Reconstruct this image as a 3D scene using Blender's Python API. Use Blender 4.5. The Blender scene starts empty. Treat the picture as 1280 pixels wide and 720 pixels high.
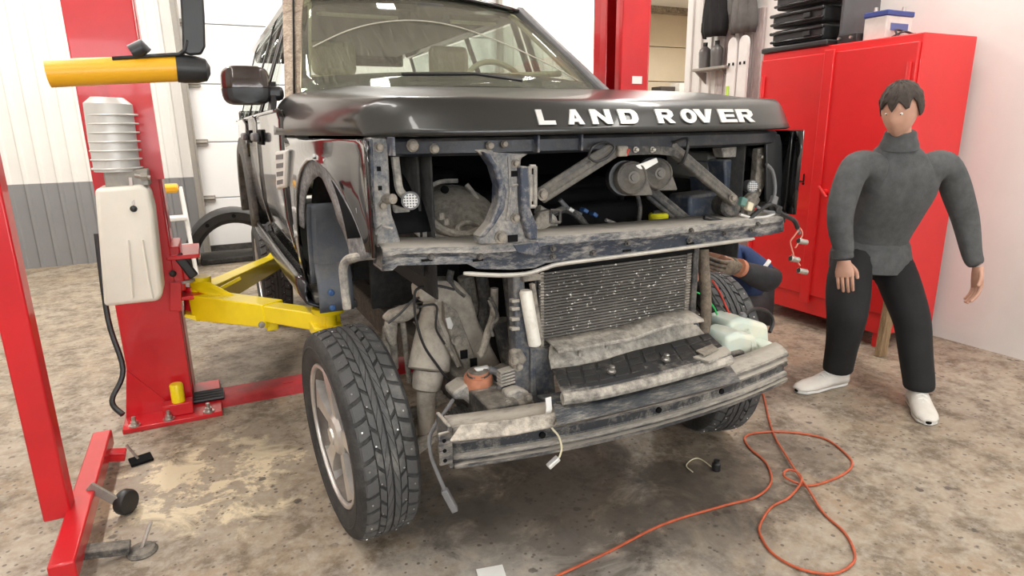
import bpy, bmesh, math, random
from mathutils import Vector, Matrix, Euler
random.seed(7)
S = bpy.context.scene
COL = S.collection
V = Vector
# ------------------------------------------------------------------ camera
# axes: x = across the car (to its left-hand side), y = along the car (rearwards), z = up; metres
FOC, PITCH, ROLL = 780.0, math.radians(14.4), math.radians(-0.9)
CAMLOC = V((-1.186, -1.969, 1.352))
YAW = math.radians(-26.0)
def _basis():
    rz = Matrix.Rotation(YAW, 3, 'Z')
    fw = rz @ V((0, math.cos(PITCH), -math.sin(PITCH)))
    up = rz @ V((0, math.sin(PITCH), math.cos(PITCH)))
    rt = rz @ V((1, 0, 0))
    return rt*math.cos(ROLL)+up*math.sin(ROLL), -rt*math.sin(ROLL)+up*math.cos(ROLL), fw
RT, UP, FW = _basis()
cam_d = bpy.data.cameras.new('camera'); cam = bpy.data.objects.new('camera', cam_d); COL.objects.link(cam)
cam_d.sensor_width = 36; cam_d.lens = FOC/1280*36; cam_d.clip_start = .05
m = Matrix((RT, UP, -FW)).transposed().to_4x4(); m.translation = CAMLOC
cam.matrix_world = m
S.camera = cam
S.view_settings.view_transform = 'Standard'; S.view_settings.look = 'None'
S.view_settings.gamma = 1; S.view_settings.use_curve_mapping = False
S.view_settings.exposure = -0.02
w = bpy.data.worlds.new('World'); S.world = w; w.use_nodes = True
w.node_tree.nodes['Background'].inputs[0].default_value = (.9, .95, 1, 1)
w.node_tree.nodes['Background'].inputs[1].default_value = .25
# shop strip lights on the ceiling (centre x, y, watts, along-y?)
CEIL = 4.3
STRIPS = [(-2.5, -2.9, 55), (2.2, -2.9, 55), (-2.4, .5, 60), (2.2, .4, 70), (-2.4, 3.6, 120), (.4, 4.2, 110), (3.4, 3.6, 130), (5.2, 5.0, 230)]
for i, (x, y, wt) in enumerate(STRIPS):
    l = bpy.data.lights.new('strip_lamp', 'AREA'); l.shape = 'RECTANGLE'; l.size = .22; l.size_y = 2.2
    l.energy = wt; l.color = (1, .965, .91)
    o = bpy.data.objects.new('strip_lamp', l); COL.objects.link(o); o.location = (x, y, CEIL-.125)

def at(px, py, v=None, u=None, z=None):
    """the point in the place that lies on the given plane (x=u, y=v or z) along a sight line of the photograph"""
    d = FW + RT*((px-640)/FOC) - UP*((py-360)/FOC)
    if u is not None: t = (u-CAMLOC.x)/d.x
    elif v is not None: t = (v-CAMLOC.y)/d.y
    else: t = (z-CAMLOC.z)/d.z
    return CAMLOC + d*t

# ------------------------------------------------------------------ materials
def _nt(name):
    mt = bpy.data.materials.new(name); mt.use_nodes = True
    nt = mt.node_tree; b = nt.nodes['Principled BSDF']
    return mt, nt, b
def _n(nt, t, **k):
    n = nt.nodes.new(t)
    for a, c in k.items(): setattr(n, a, c)
    return n
def _noise(nt, scale, detail=5, rough=.6, vec=None, dist=0):
    n = _n(nt, 'ShaderNodeTexNoise'); n.inputs['Scale'].default_value = scale
    n.inputs['Detail'].default_value = detail; n.inputs['Roughness'].default_value = rough
    n.inputs['Distortion'].default_value = dist
    if vec: nt.links.new(vec, n.inputs['Vector'])
    return n
def _ramp(nt, fac, a, b, ca=(0, 0, 0, 1), cb=(1, 1, 1, 1)):
    r = _n(nt, 'ShaderNodeValToRGB'); r.color_ramp.elements[0].position = a; r.color_ramp.elements[1].position = b
    r.color_ramp.elements[0].color = ca; r.color_ramp.elements[1].color = cb
    nt.links.new(fac, r.inputs[0]); return r.outputs[0]
def _mix(nt, fac, a, b, blend='MIX'):
    x = _n(nt, 'ShaderNodeMix', data_type='RGBA', blend_type=blend)
    for sock, val in ((x.inputs[0], fac), (x.inputs[6], a), (x.inputs[7], b)):
        if hasattr(val, 'links') or hasattr(val, 'is_linked'): nt.links.new(val, sock)
        else: sock.default_value = val if not isinstance(val, tuple) or len(val) == 4 else (*val, 1)
    return x.outputs[2]
def _math(nt, op, a, b=0.0):
    x = _n(nt, 'ShaderNodeMath', operation=op)
    for s, val in ((x.inputs[0], a), (x.inputs[1], b)):
        if hasattr(val, 'is_linked'): nt.links.new(val, s)
        else: s.default_value = val
    return x.outputs[0]
def _bump(nt, b, h, strength=.3, dist=.01):
    x = _n(nt, 'ShaderNodeBump'); x.inputs['Strength'].default_value = strength; x.inputs['Distance'].default_value = dist
    nt.links.new(h, x.inputs['Height']); nt.links.new(x.outputs[0], b.inputs['Normal'])
def coords(nt, scale=None):
    c = _n(nt, 'ShaderNodeTexCoord').outputs['Object']
    if scale:
        mp = _n(nt, 'ShaderNodeMapping'); mp.inputs['Scale'].default_value = scale; nt.links.new(c, mp.inputs[0]); c = mp.outputs[0]
    return c
def plain(name, col, rough=.5, metal=0, var=.12, scale=9, bump=0, coat=0, spec=.5):
    mt, nt, b = _nt(name)
    n = _noise(nt, scale, vec=coords(nt))
    dk = tuple(c*(1-var) for c in col); lt = tuple(min(1, c*(1+var)) for c in col)
    nt.links.new(_mix(nt, _ramp(nt, n.outputs[0], .3, .7), dk, lt), b.inputs['Base Color'])
    b.inputs['Roughness'].default_value = rough; b.inputs['Metallic'].default_value = metal
    b.inputs['Coat Weight'].default_value = coat; b.inputs['Coat Roughness'].default_value = .05
    b.inputs['Specular IOR Level'].default_value = spec
    if bump: _bump(nt, b, _noise(nt, scale*6, vec=coords(nt)).outputs[0], bump)
    return mt
def dusty(name, base, dust, amt=.5, scale=7, rough=.6, metal=.0, top=.5, streak=None, bump=.15):
    """painted or cast metal with dried road dust: patches by noise, more on faces that look up"""
    mt, nt, b = _nt(name)
    c = coords(nt, streak)
    n1 = _noise(nt, scale, 9, .7, c, .3); n2 = _noise(nt, scale*5.5, 6, .75, c)
    f = _math(nt, 'ADD', _math(nt, 'MULTIPLY', n1.outputs[0], .55), _math(nt, 'MULTIPLY', n2.outputs[0], .45))
    g = _n(nt, 'ShaderNodeNewGeometry'); s = _n(nt, 'ShaderNodeSeparateXYZ'); nt.links.new(g.outputs['Normal'], s.inputs[0])
    f = _math(nt, 'ADD', f, _math(nt, 'MULTIPLY', _math(nt, 'MAXIMUM', s.outputs[2], 0.0), top*.3))
    lo = .5+(.5-amt)*.32
    fac = _ramp(nt, f, lo-.10, lo+.13)
    d2 = _mix(nt, n2.outputs[0], tuple(x*.75 for x in dust), tuple(min(1, x*1.2) for x in dust))
    nt.links.new(_mix(nt, fac, base, d2), b.inputs['Base Color'])
    r = _n(nt, 'ShaderNodeMapRange'); nt.links.new(fac, r.inputs[0]); r.inputs[3].default_value = rough; r.inputs[4].default_value = .9
    nt.links.new(r.outputs[0], b.inputs['Roughness']); b.inputs['Metallic'].default_value = metal
    if bump: _bump(nt, b, n2.outputs[0], bump)
    return mt
DUST = (.47, .43, .37)
M = {}
M['paint'] = plain('black_car_paint', (.006, .005, .005), .13, 0, .1, 4, 0, .9)
M['blackplastic'] = plain('black_plastic', (.018, .018, .019), .42, 0, .2, 14)
M['trim'] = dusty('dusty_black_trim', (.02, .02, .021), (.16, .145, .12), .35, 5, .45)
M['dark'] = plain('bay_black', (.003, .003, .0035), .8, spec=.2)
M['bluemetal'] = dusty('blue_black_metal', (.03, .04, .065), (.40, .37, .33), .24, 9, .45, .0, .9)
M['greymetal'] = dusty('grey_dusty_metal', (.10, .105, .115), DUST, .62, 7, .55, .0, .6)
M['beam'] = dusty('beam_metal', (.026, .034, .050), (.48, .44, .385), .26, 6, .4, .1, 1.0, (.8, 2.5, 2.5))
M['bumper'] = dusty('bumper_metal', (.045, .048, .056), (.47, .43, .37), .36, 5, .38, .3, .7, (.6, 2, 3))
M['castdust'] = dusty('cast_dust', (.07, .063, .056), (.36, .32, .265), .58, 9, .7, 0, .3)
M['darkcast'] = dusty('dark_cast', (.03, .03, .032), (.24, .215, .18), .32, 9, .6, 0, .5)
M['rubber'] = dusty('rubber_dusty', (.022, .022, .023), (.10, .092, .08), .4, 6, .7, 0, .3)
M['hose'] = dusty('hose_brown', (.05, .042, .033), (.24, .19, .14), .6, 12, .7, 0, .3)
M['orange'] = plain('mount_orange', (.52, .21, .12), .6, 0, .25, 20)
M['white'] = plain('white_plastic', (.82, .81, .78), .4, 0, .04)
M['steel'] = plain('bright_steel', (.55, .53, .5), .3, .9, .15, 20)
M['rim'] = plain('rim_silver', (.62, .59, .56), .33, .6, .2, 10)
M['red'] = plain('lift_red', (.60, .011, .018), .32, 0, .13, 3, .02, .3)
M['cabred'] = plain('cabinet_red', (.74, .018, .02), .38, 0, .08, 2.5, .02, .2)
M['yellow'] = plain('lift_yellow', (.92, .70, .005), .35, 0, .1, 4, .02, .2)
M['amber'] = plain('amber_yellow', (.80, .40, .012), .35, 0, .05, 4)
M['glassy'] = None
def tr():
    mt, nt, b = _nt('tank_translucent'); b.inputs['Base Color'].default_value = (.78, .74, .66, 1); b.inputs['Roughness'].default_value = .4
    b.inputs['Subsurface Weight'].default_value = .3; b.inputs['Subsurface Radius'].default_value = (.03, .02, .015)
    n = _noise(nt, 6, vec=coords(nt)); nt.links.new(_mix(nt, n.outputs[0], (.74, .70, .60), (.86, .82, .74)), b.inputs['Base Color']); return mt
M['tank'] = tr()

# ------------------------------------------------------------------ mesh helpers
class G:
    def __init__(s): s.v = []; s.f = []
    def add(s, vs, fs):
        k = len(s.v); s.v += [V(p) for p in vs]; s.f += [[i+k for i in f] for f in fs]; return s
    def box(s, c, size, rot=None):
        c = V(c); h = V(size)/2; R = rot if isinstance(rot, Matrix) else Euler(rot or (0, 0, 0)).to_matrix()
        p = [c+R@V((h.x*a, h.y*b, h.z*d)) for a in (-1, 1) for b in (-1, 1) for d in (-1, 1)]
        return s.add(p, [(0, 1, 3, 2), (4, 6, 7, 5), (0, 4, 5, 1), (2, 3, 7, 6), (0, 2, 6, 4), (1, 5, 7, 3)])
    def bar(s, a, b, w, h, up=(0, 0, 1)):
        a = V(a); b = V(b); d = (b-a); L = d.length; d.normalize(); x = d.cross(V(up)).normalized(); u = x.cross(d)
        R = Matrix((x, d, u)).transposed(); return s.box((a+b)/2, (w, L, h), R)
    def tube(s, pts, r, n=10, caps=True, closed=False):
        pts = [V(p) for p in pts]; k = len(pts); rs = r if isinstance(r, (list, tuple)) else [r]*k
        base = len(s.v); pr = None
        for i, p in enumerate(pts):
            a = pts[(i-1) % k] if (i > 0 or closed) else p; b = pts[(i+1) % k] if (i < k-1 or closed) else p
            t = (b-a).normalized()
            if pr is None:
                x = t.cross(V((0, 0, 1)));
                if x.length < .05: x = t.cross(V((1, 0, 0)))
                x.normalize()
            else:
                x = (pr-t*pr.dot(t)).normalized()
            pr = x; y = t.cross(x)
            for j in range(n):
                q = 2*math.pi*j/n; s.v.append(p+(x*math.cos(q)+y*math.sin(q))*rs[i])
        for i in range(k-1 if not closed else k):
            i2 = (i+1) % k
            for j in range(n):
                j2 = (j+1) % n; s.f.append([base+i*n+j, base+i*n+j2, base+i2*n+j2, base+i2*n+j])
        if caps and not closed:
            s.f.append([base+j for j in range(n)][::-1]); s.f.append([base+(k-1)*n+j for j in range(n)])
        return s
    def lathe(s, prof, o, ax=(0, 0, 1), n=24, closed=False):
        o = V(o); ax = V(ax).normalized(); x = ax.cross(V((0, 0, 1)))
        if x.length < .05: x = ax.cross(V((1, 0, 0)))
        x.normalize(); y = ax.cross(x); base = len(s.v); k = len(prof)
        for r, h in prof:
            for j in range(n):
                q = 2*math.pi*j/n; s.v.append(o+ax*h+(x*math.cos(q)+y*math.sin(q))*r)
        for i in range(k-1 if not closed else k):
            i2 = (i+1) % k
            for j in range(n):
                j2 = (j+1) % n; s.f.append([base+i*n+j, base+i*n+j2, base+i2*n+j2, base+i2*n+j])
        if not closed:
            if prof[0][0] > 1e-4: s.f.append([base+j for j in range(n)][::-1])
            if prof[-1][0] > 1e-4: s.f.append([base+(k-1)*n+j for j in range(n)])
        return s
    def prism(s, loop, vec):
        loop = [V(p) for p in loop]; n = len(loop); vec = V(vec); b = len(s.v)
        s.v += loop+[p+vec for p in loop]
        s.f.append(list(range(b, b+n))[::-1]); s.f.append(list(range(b+n, b+2*n)))
        for i in range(n): s.f.append([b+i, b+(i+1) % n, b+n+(i+1) % n, b+n+i])
        return s
    def sheet(s, rows, flip=False):
        b = len(s.v); n = len(rows[0])
        for r in rows: s.v += [V(p) for p in r]
        for i in range(len(rows)-1):
            for j in range(n-1):
                f = [b+i*n+j, b+i*n+j+1, b+(i+1)*n+j+1, b+(i+1)*n+j]; s.f.append(f[::-1] if flip else f)
        return s
    def sphere(s, c, r, n=12, sq=(1, 1, 1)):
        pr = [(math.sin(math.pi*i/n), -math.cos(math.pi*i/n)) for i in range(n+1)]
        g = G().lathe([(max(a, 1e-5), h) for a, h in pr], (0, 0, 0), (0, 0, 1), n*2)
        return s.add([V(c)+V((p.x*sq[0], p.y*sq[1], p.z*sq[2]))*r for p in g.v], g.f)
WL = {}
def place(o, parent, c):
    COL.objects.link(o); c = V(c)
    if parent is not None: o.parent = parent; o.location = c-WL[parent]
    else: o.location = c
    WL[o] = c
def obj(name, g, mat, parent=None, smooth=.6, bevel=0, solid=0, sub=0, off=0, seg=2):
    vs = g.v; lo = V([min(p[i] for p in vs) for i in range(3)]); hi = V([max(p[i] for p in vs) for i in range(3)])
    c = (lo+hi)/2
    if parent is None: c.z = lo.z
    me = bpy.data.meshes.new(name); me.from_pydata([p-c for p in vs], [], g.f); me.validate()
    bm = bmesh.new(); bm.from_mesh(me); bmesh.ops.remove_doubles(bm, verts=bm.verts, dist=1e-5); bmesh.ops.recalc_face_normals(bm, faces=bm.faces); bm.to_mesh(me); bm.free()
    if smooth:
        me.polygons.foreach_set('use_smooth', [True]*len(me.polygons)); me.set_sharp_from_angle(angle=smooth)
    me.materials.append(M[mat] if isinstance(mat, str) else mat)
    o = bpy.data.objects.new(name, me); place(o, parent, c)
    if solid:
        md = o.modifiers.new('solid', 'SOLIDIFY'); md.thickness = solid; md.offset = off
    if bevel:
        md = o.modifiers.new('bevel', 'BEVEL'); md.width = bevel; md.segments = seg; md.limit_method = 'ANGLE'; md.angle_limit = .6
    if sub:
        md = o.modifiers.new('sub', 'SUBSURF'); md.levels = sub; md.render_levels = sub
    return o
def like(o, c, parent, name=None):
    """another piece that shares o's mesh"""
    q = o.copy(); q.name = name or o.name.split('.')[0]; q.parent = None; place(q, parent, c); return q
def tag(o, label, cat, group=None):
    o['label'] = label; o['category'] = cat
    if group: o['group'] = group
    return o
def thing(name, loc, label, cat, group=None):
    o = bpy.data.objects.new(name, None); o.empty_display_size = .1; place(o, None, loc); return tag(o, label, cat, group)
def struct(o): o['kind'] = 'structure'; return o
def smooth_path(pts, n=6):
    pts = [V(p) for p in pts]; out = []
    for i in range(len(pts)-1):
        p0 = pts[max(i-1, 0)]; p1 = pts[i]; p2 = pts[i+1]; p3 = pts[min(i+2, len(pts)-1)]
        for k in range(n):
            t = k/n
            out.append(.5*((2*p1)+(p2-p0)*t+(2*p0-5*p1+4*p2-p3)*t*t+(3*p1-p0-3*p2+p3)*t**3))
    return out+[pts[-1]]
def lerp(a, b, t): return a+(b-a)*t
M['hoodpaint'] = plain('dusty_bonnet_paint', (.017, .0165, .015), .32, .2, .25, 3, 0, .25)
M['frit'] = plain('frit_black', (.012, .012, .012), .5)
M['slam'] = dusty('slam_dark', (.009, .012, .020), (.10, .09, .08), .22, 8, .4)
M['upright'] = dusty('upright_dust', (.07, .085, .11), (.42, .385, .335), .54, 11, .55, 0, .4)
M['staymetal'] = dusty('stay_metal', (.05, .05, .05), (.22, .2, .17), .45, 8, .5)
M['hornmetal'] = dusty('horn_metal', (.09, .085, .08), (.2, .18, .15), .4, 20, .45, .3, .1)
M['lip'] = plain('lip_alloy', (.52, .49, .44), .45, .4, .2, 14)
M['boxgrey'] = plain('box_grey', (.20, .195, .18), .6, 0, .2, 9)
M['redwire'] = plain('wire_red', (.6, .05, .03), .5)
M['pinkwire'] = plain('wire_pink', (.65, .22, .16), .5)
M['tealplastic'] = plain('teal_clip', (.10, .22, .19), .5)
M['plateTop'] = dusty('flaked_plate', (.035, .033, .032), (.58, .52, .44), .66, 5, .7, 0, 0)
M['deflector'] = dusty('deflector', (.05, .058, .07), (.42, .385, .33), .30, 9, .5, 0, .0, (1, 3, 3))
M['traydust'] = dusty('tray_dust', (.03, .03, .032), (.40, .365, .315), .42, 7, .7, 0, -.3)
M['traytile'] = dusty('tray_tile', (.025, .024, .024), (.2, .175, .145), .12, 6, .75, 0, 0)
M['riser'] = dusty('riser_dust', (.075, .07, .065), (.52, .475, .41), .62, 6, .75, 0, 0)
M['radcore'] = plain('rad_core', (.018, .017, .016), .6)
def radfin():
    mt, nt, b = _nt('rad_fin'); c = coords(nt); n = _noise(nt, 4, 5, .6, c); n2 = _noise(nt, 95, 2, .5, c)
    k = _mix(nt, _ramp(nt, n.outputs[0], .35, .7), (.05, .047, .042), (.15, .14, .125))
    nt.links.new(_mix(nt, _ramp(nt, n2.outputs[0], .655, .69), k, (.7, .68, .62)), b.inputs['Base Color']); b.inputs['Roughness'].default_value = .6; return mt
M['radfin'] = radfin()
M['bluepost'] = dusty('blue_post', (.045, .055, .075), (.27, .25, .22), .38, 8, .5, 0, .4)
M['springdust'] = dusty('spring_dust', (.20, .175, .145), (.42, .375, .315), .8, 5, .8, 0, .1, None, .05)
M['pinkhose'] = plain('hose_end_pink', (.5, .25, .18), .6)
M['greenwire'] = plain('wire_green', (.03, .55, .12), .5)
def wash():
    mt, nt, b = _nt('washer_bottle'); c = coords(nt); n = _noise(nt, 9, 4, .6, c)
    nt.links.new(_mix(nt, _ramp(nt, n.outputs[0], .35, .65), (.56, .66, .60), (.70, .70, .58)), b.inputs['Base Color']); b.inputs['Roughness'].default_value = .35
    b.inputs['Subsurface Weight'].default_value = .25; b.inputs['Subsurface Radius'].default_value = (.03, .03, .02); return mt
M['washer'] = wash()
M['cover'] = plain('scuffed_red_cover', (.42, .022, .028), .5, 0, .3, 12)
M['motor'] = plain('motor_grey', (.62, .61, .58), .4, .2, .05)
M['webshade'] = dusty('web_shade_low_dust', (.022, .026, .034), (.40, .37, .32), .22, 7, .45)
M['boxblue'] = dusty('box_blue', (.05, .065, .095), (.25, .23, .2), .25, 8, .5)
M['dustline'] = plain('dust_line', (.45, .42, .35), .8)
M['barrel'] = dusty('rim_barrel', (.14, .13, .125), (.26, .23, .2), .4, 9, .45, .5)
M['offwhite'] = dusty('off_white', (.74, .71, .64), (.5, .44, .36), .2, 12, .45)
# ------------------------------------------------------------------ the room
def floor_mat():
    mt, nt, b = _nt('stained_concrete')
    pos = _n(nt, 'ShaderNodeNewGeometry').outputs['Position']
    n1 = _noise(nt, 1.3, 8, .62, pos, .4); n2 = _noise(nt, 6, 8, .68, pos, .2); n3 = _noise(nt, 26, 6, .7, pos); n4 = _noise(nt, 3.2, 8, .7, pos, 1.2)
    c = _mix(nt, _ramp(nt, n1.outputs[0], .35, .65), (.31, .228, .145), (.385, .325, .255))
    c = _mix(nt, _ramp(nt, n2.outputs[0], .44, .60), c, (.17, .13, .09))
    c = _mix(nt, _math(nt, 'MULTIPLY', _ramp(nt, n3.outputs[0], .45, .66), .6), c, (.47, .42, .35))
    def spot(x, y, r, soft):      # a worn or oily place with its own outline
        d = _n(nt, 'ShaderNodeVectorMath', operation='DISTANCE'); nt.links.new(pos, d.inputs[0]); d.inputs[1].default_value = (x, y, 0)
        a = _math(nt, 'DIVIDE', d.outputs['Value'], r)
        a = _math(nt, 'ADD', a, _math(nt, 'MULTIPLY', _math(nt, 'SUBTRACT', n4.outputs[0], .5), 2.6))
        return _ramp(nt, a, 1-soft, 1+soft*.2, (1, 1, 1, 1), (0, 0, 0, 1))
    flake = _math(nt, 'MULTIPLY', spot(-1.33, .55, .42, .35), _ramp(nt, n2.outputs[0], .46, .52))
    c = _mix(nt, flake, c, (.72, .61, .43))
    pale = _math(nt, 'MULTIPLY', spot(-.5, -.75, .85, .7), .6)
    c = _mix(nt, pale, c, (.55, .52, .48))
    for (x, y, r, k) in ((-.1, -.15, .55, .75), (.55, -.35, .35, .7), (-1.0, 1.9, .5, .5), (-.55, .12, .4, .6), (.9, -.3, .3, .5), (.25, -.45, .35, .55), (1.3, .3, .4, .45), (-1.1, .9, .25, .35), (.1, -.95, .22, .4)):
        c = _mix(nt, _math(nt, 'MULTIPLY', spot(x, y, r, .5), k), c, (.075, .062, .05))
    vo = _n(nt, 'ShaderNodeTexVoronoi'); vo.inputs['Scale'].default_value = 9; nt.links.new(pos, vo.inputs[0])
    drop = _math(nt, 'MULTIPLY', _ramp(nt, _math(nt, 'ADD', vo.outputs['Distance'], _math(nt, 'MULTIPLY', n3.outputs[0], .3)), .26, .3, (1, 1, 1, 1), (0, 0, 0, 1)), _ramp(nt, n1.outputs[0], .47, .56))
    c = _mix(nt, _math(nt, 'MULTIPLY', drop, .8), c, (.06, .05, .042))
    v2 = _n(nt, 'ShaderNodeTexVoronoi'); v2.inputs['Scale'].default_value = 30; nt.links.new(pos, v2.inputs[0])
    sp = _math(nt, 'MULTIPLY', _ramp(nt, _math(nt, 'ADD', v2.outputs['Distance'], _math(nt, 'MULTIPLY', n2.outputs[0], .55)), .40, .46, (1, 1, 1, 1), (0, 0, 0, 1)), .75)
    c = _mix(nt, sp, c, (.075, .06, .048))
    nt.links.new(c, b.inputs['Base Color'])
    nt.links.new(_ramp(nt, n2.outputs[0], .3, .7, (.38, .38, .38, 1), (.75, .75, .75, 1)), b.inputs['Roughness'])
    _bump(nt, b, n3.outputs[0], .25, .006)
    return mt
M['floor'] = floor_mat()
M['wallwhite'] = plain('white_sheet', (.80, .785, .75), .5, 0, .04, 2)
M['wallgrey'] = plain('grey_sheet', (.25, .25, .255), .5, 0, .06, 2)
M['doorwhite'] = plain('white_door_panel', (.86, .86, .85), .45, 0, .03, 2)
M['beige'] = plain('beige_sheet', (.66, .56, .42), .55, 0, .05, 2)
M['ceil'] = plain('ceiling_sheet', (.72, .71, .69), .6, 0, .05, 2)
M['galv'] = dusty('galvanised', (.30, .29, .27), (.42, .38, .32), .4, 14, .5, .4)
M['grime'] = dusty('grimy_insulation', (.10, .075, .055), (.45, .38, .30), .5, 9, .8)
M['lampwhite'] = plain('lamp_housing', (.8, .8, .8), .5)
def corr(axis, a0, a1, fixed, z0, z1, face, pitch=.14, dep=.016, horiz=False):
    """trapezoid ribbed sheet; face = +1/-1 side to which the ribs stand out"""
    g = G(); lo = []; n = int(abs(a1-a0)/pitch)
    for i in range(n):
        for t, d in ((0, 0), (.62, 0), (.72, 1), (.9, 1)):
            lo.append((a0+(a1-a0)*(i+t)/n, d*dep*face))
    lo.append((a1, 0))
    rows = [[(fixed+d, p, z) if axis == 'y' else (p, fixed+d, z) for p, d in lo] for z in (z0, z1)]
    return g.sheet(rows)
g = G(); g.box((1.75, 1.4, -.05), (11.7, 13.4, .1)); struct(obj('floor', g, 'floor', smooth=0))
GZ = .87
def wall(name, axis, a0, a1, fixed, face, mat='wallwhite', low=True, z1=CEIL):
    o = struct(obj(name, corr(axis, a0, a1, fixed, GZ if low else 0, z1, face), mat, smooth=0, solid=.012, off=-face))
    if low: obj('lower_cladding', corr(axis, a0, a1, fixed, 0, GZ, face), 'wallgrey', o, smooth=0, solid=.012, off=-face)
    return o
wall('wall_back', 'x', -3.9, -1.22, 6.0, -1)
wall('wall_back.001', 'x', 2.52, 4.18, 6.0, -1)
g = G().box((.65, 6.0, (3.12+CEIL)/2), (3.74, .05, CEIL-3.12)); struct(obj('wall_back_lintel', g, 'wallwhite', smooth=0))
wall('wall_left', 'y', -5.2, 6.0, -3.9, 1)
wall('wall_front', 'x', -3.9, 7.5, -5.2, 1)
g = G().box((3.03, -1.2, CEIL/2), (.14, 8.0, CEIL)); wr = struct(obj('wall_right', g, 'wallwhite', smooth=0))
for i in range(3):       # ribs of the cladding at the free end of the partition
    obj('cladding_rib', G().box((2.955, 2.48+.125*i, CEIL/2), (.03, .05, CEIL)), 'wallwhite', wr, bevel=.006)
wall('wall_far', 'x', 4.18, 7.5, 7.2, -1, 'beige', False, 3.25)
g = G().box((4.2, 6.6, CEIL/2), (.06, 1.2, CEIL)); struct(obj('wall_return', g, 'wallwhite', smooth=0))
g = G().box((7.55, 1, CEIL/2), (.1, 12.5, CEIL)); struct(obj('wall_far_side', g, 'beige', smooth=0))
g = G().box((5.84, 6.6, 3.3), (3.3, 1.3, .1)); struct(obj('ceiling_soffit', g, 'ceil', smooth=0))
g = G(); lo = []
for i in range(52):
    for t, d in ((0, 0), (.55, 0), (.66, -.03), (.9, -.03)): lo.append((-4.1+.225*(i+t), d))
g.sheet([[(x, y, CEIL+.035+d) for x, d in lo] for y in (-5.3, 8.1)]); cl_ = struct(obj('ceiling', g, 'ceil', smooth=0))
obj('ceiling_backing', G().box((1.75, 1.4, CEIL+.12), (11.7, 13.4, .1)), 'ceil', cl_, smooth=0)
# overhead door in the back wall
dr = bpy.data.objects.new('door_1', None); place(dr, None, (.65, 5.97, 0)); struct(dr)
zs = [0.005, .625, 1.247, 1.869, 2.488, 3.11]
def door_panels(root, x0, x1, y, zs, mat):
    first = None
    for i in range(len(zs)-1):
        h = zs[i+1]-zs[i]
        g = G().box(((x0+x1)/2, y, zs[i]+h/2), (x1-x0, .05, h-.012))
        obj('door_panel', g, mat, root, smooth=0, bevel=.004)
door_panels(dr, -1.2, 2.5, 5.99, zs, 'doorwhite')
obj('door_track', G().box((-1.235, 5.90, 1.7), (.055, .09, 3.4)).box((-1.20, 5.86, 1.7), (.02, .02, 3.4)), 'galv', dr, bevel=.004)
obj('door_track', G().box((2.53, 5.90, 1.7), (.055, .09, 3.4)), 'galv', dr, bevel=.004)
for z in zs[1:-1]:
    obj('hinge', G().box((-1.13, 5.945, z), (.12, .03, .07)).tube([(-1.22, 5.93, z), (-1.08, 5.93, z)], .014, 8), 'galv', dr, bevel=.003)
obj('bottom_seal', G().box((.65, 5.955, .05), (3.7, .03, .07)), 'rubber', dr)
d2 = bpy.data.objects.new('door_2', None); place(d2, None, (6.3, 7.1, 0)); struct(d2)
door_panels(d2, 5.3, 7.35, 7.12, [0.005, .52, 1.04, 1.56, 2.09, 2.655, 3.22], 'beige')
obj('lintel_insulation', G().box((6.3, 7.02, 3.23), (2.2, .3, .12)), 'grime', d2, bevel=.02)
# unseen window opposite the back wall, added to light the engine bay from the front
M['window_fill'] = None
def dl_():
    mt = bpy.data.materials.new('frosted_window_fill'); mt.use_nodes = True; nt = mt.node_tree; b = nt.nodes['Principled BSDF']
    b.inputs['Base Color'].default_value = (.8, .82, .85, 1); b.inputs['Emission Color'].default_value = (.93, .97, 1, 1); b.inputs['Emission Strength'].default_value = 7.5; return mt
M['window_fill'] = dl_()
wn = bpy.data.objects.new('added_window_1', None); place(wn, None, (-.6, -5.12, 1.0)); struct(wn)
for i in range(4):
    for j in range(2):
        obj('pane', G().box((-2.4+1.2*i, -5.13, 1.45+.72*j), (1.12, .012, .66)), M['window_fill'], wn, smooth=0)
for i in range(5): obj('mullion', G().box((-3.0+1.2*i, -5.13, 1.81), (.07, .06, 1.5)), 'white', wn, bevel=.006)
for j in range(3): obj('transom', G().box((-.6, -5.13, 1.09+.72*j), (4.87, .06, .06)), 'white', wn, bevel=.006)
# strip light fixtures that hold the lamps
for x, y, wt in STRIPS:
    r = thing('strip_light', (x, y, CEIL-.1), 'long white fluorescent strip light under the workshop ceiling', 'light', 'ceiling strip lights')
    obj('housing', G().box((x, y, CEIL-.055), (.26, 2.3, .1)), 'lampwhite', r, bevel=.01)
    obj('end_cap', G().box((x, y-1.16, CEIL-.06), (.25, .03, .09)), 'lampwhite', r)
    obj('end_cap', G().box((x, y+1.16, CEIL-.06), (.25, .03, .09)), 'lampwhite', r)

# ------------------------------------------------------------------ red cabinet and what stands on it
CX0, CY0, CY1, CZ = 2.4, .28, 1.385, 1.82
cab = thing('tool_cabinet', (2.65, .83, 0), 'tall red steel double-door cabinet standing against the right wall', 'cabinet')
g = G().box((2.665, .8325, .955), (.49, CY1-CY0, 1.73)); g.box((2.44, .8325, .16), (.03, CY1-CY0, .1))
obj('body', g, 'cabred', cab, bevel=.006)
for y in (CY0+.05, CY1-.05):
    for x in (2.46, 2.86): obj('leg', G().box((x, y, .06), (.05, .05, .12)), 'cabred', cab)
yc = .835
dl = obj('door', G().box((2.41, (yc+CY1)/2+.002, 1.0), (.022, CY1-yc-.025, 1.55)), 'cabred', cab, bevel=.006)
d_r = obj('door', G().box((2.41, (yc+CY0)/2-.002, 1.0), (.022, yc-CY0-.025, 1.55)), 'cabred', cab, bevel=.006)
obj('overlap_strip', G().box((2.394, yc, .98), (.014, .07, 1.62)), 'cabred', dl, bevel=.004)
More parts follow.
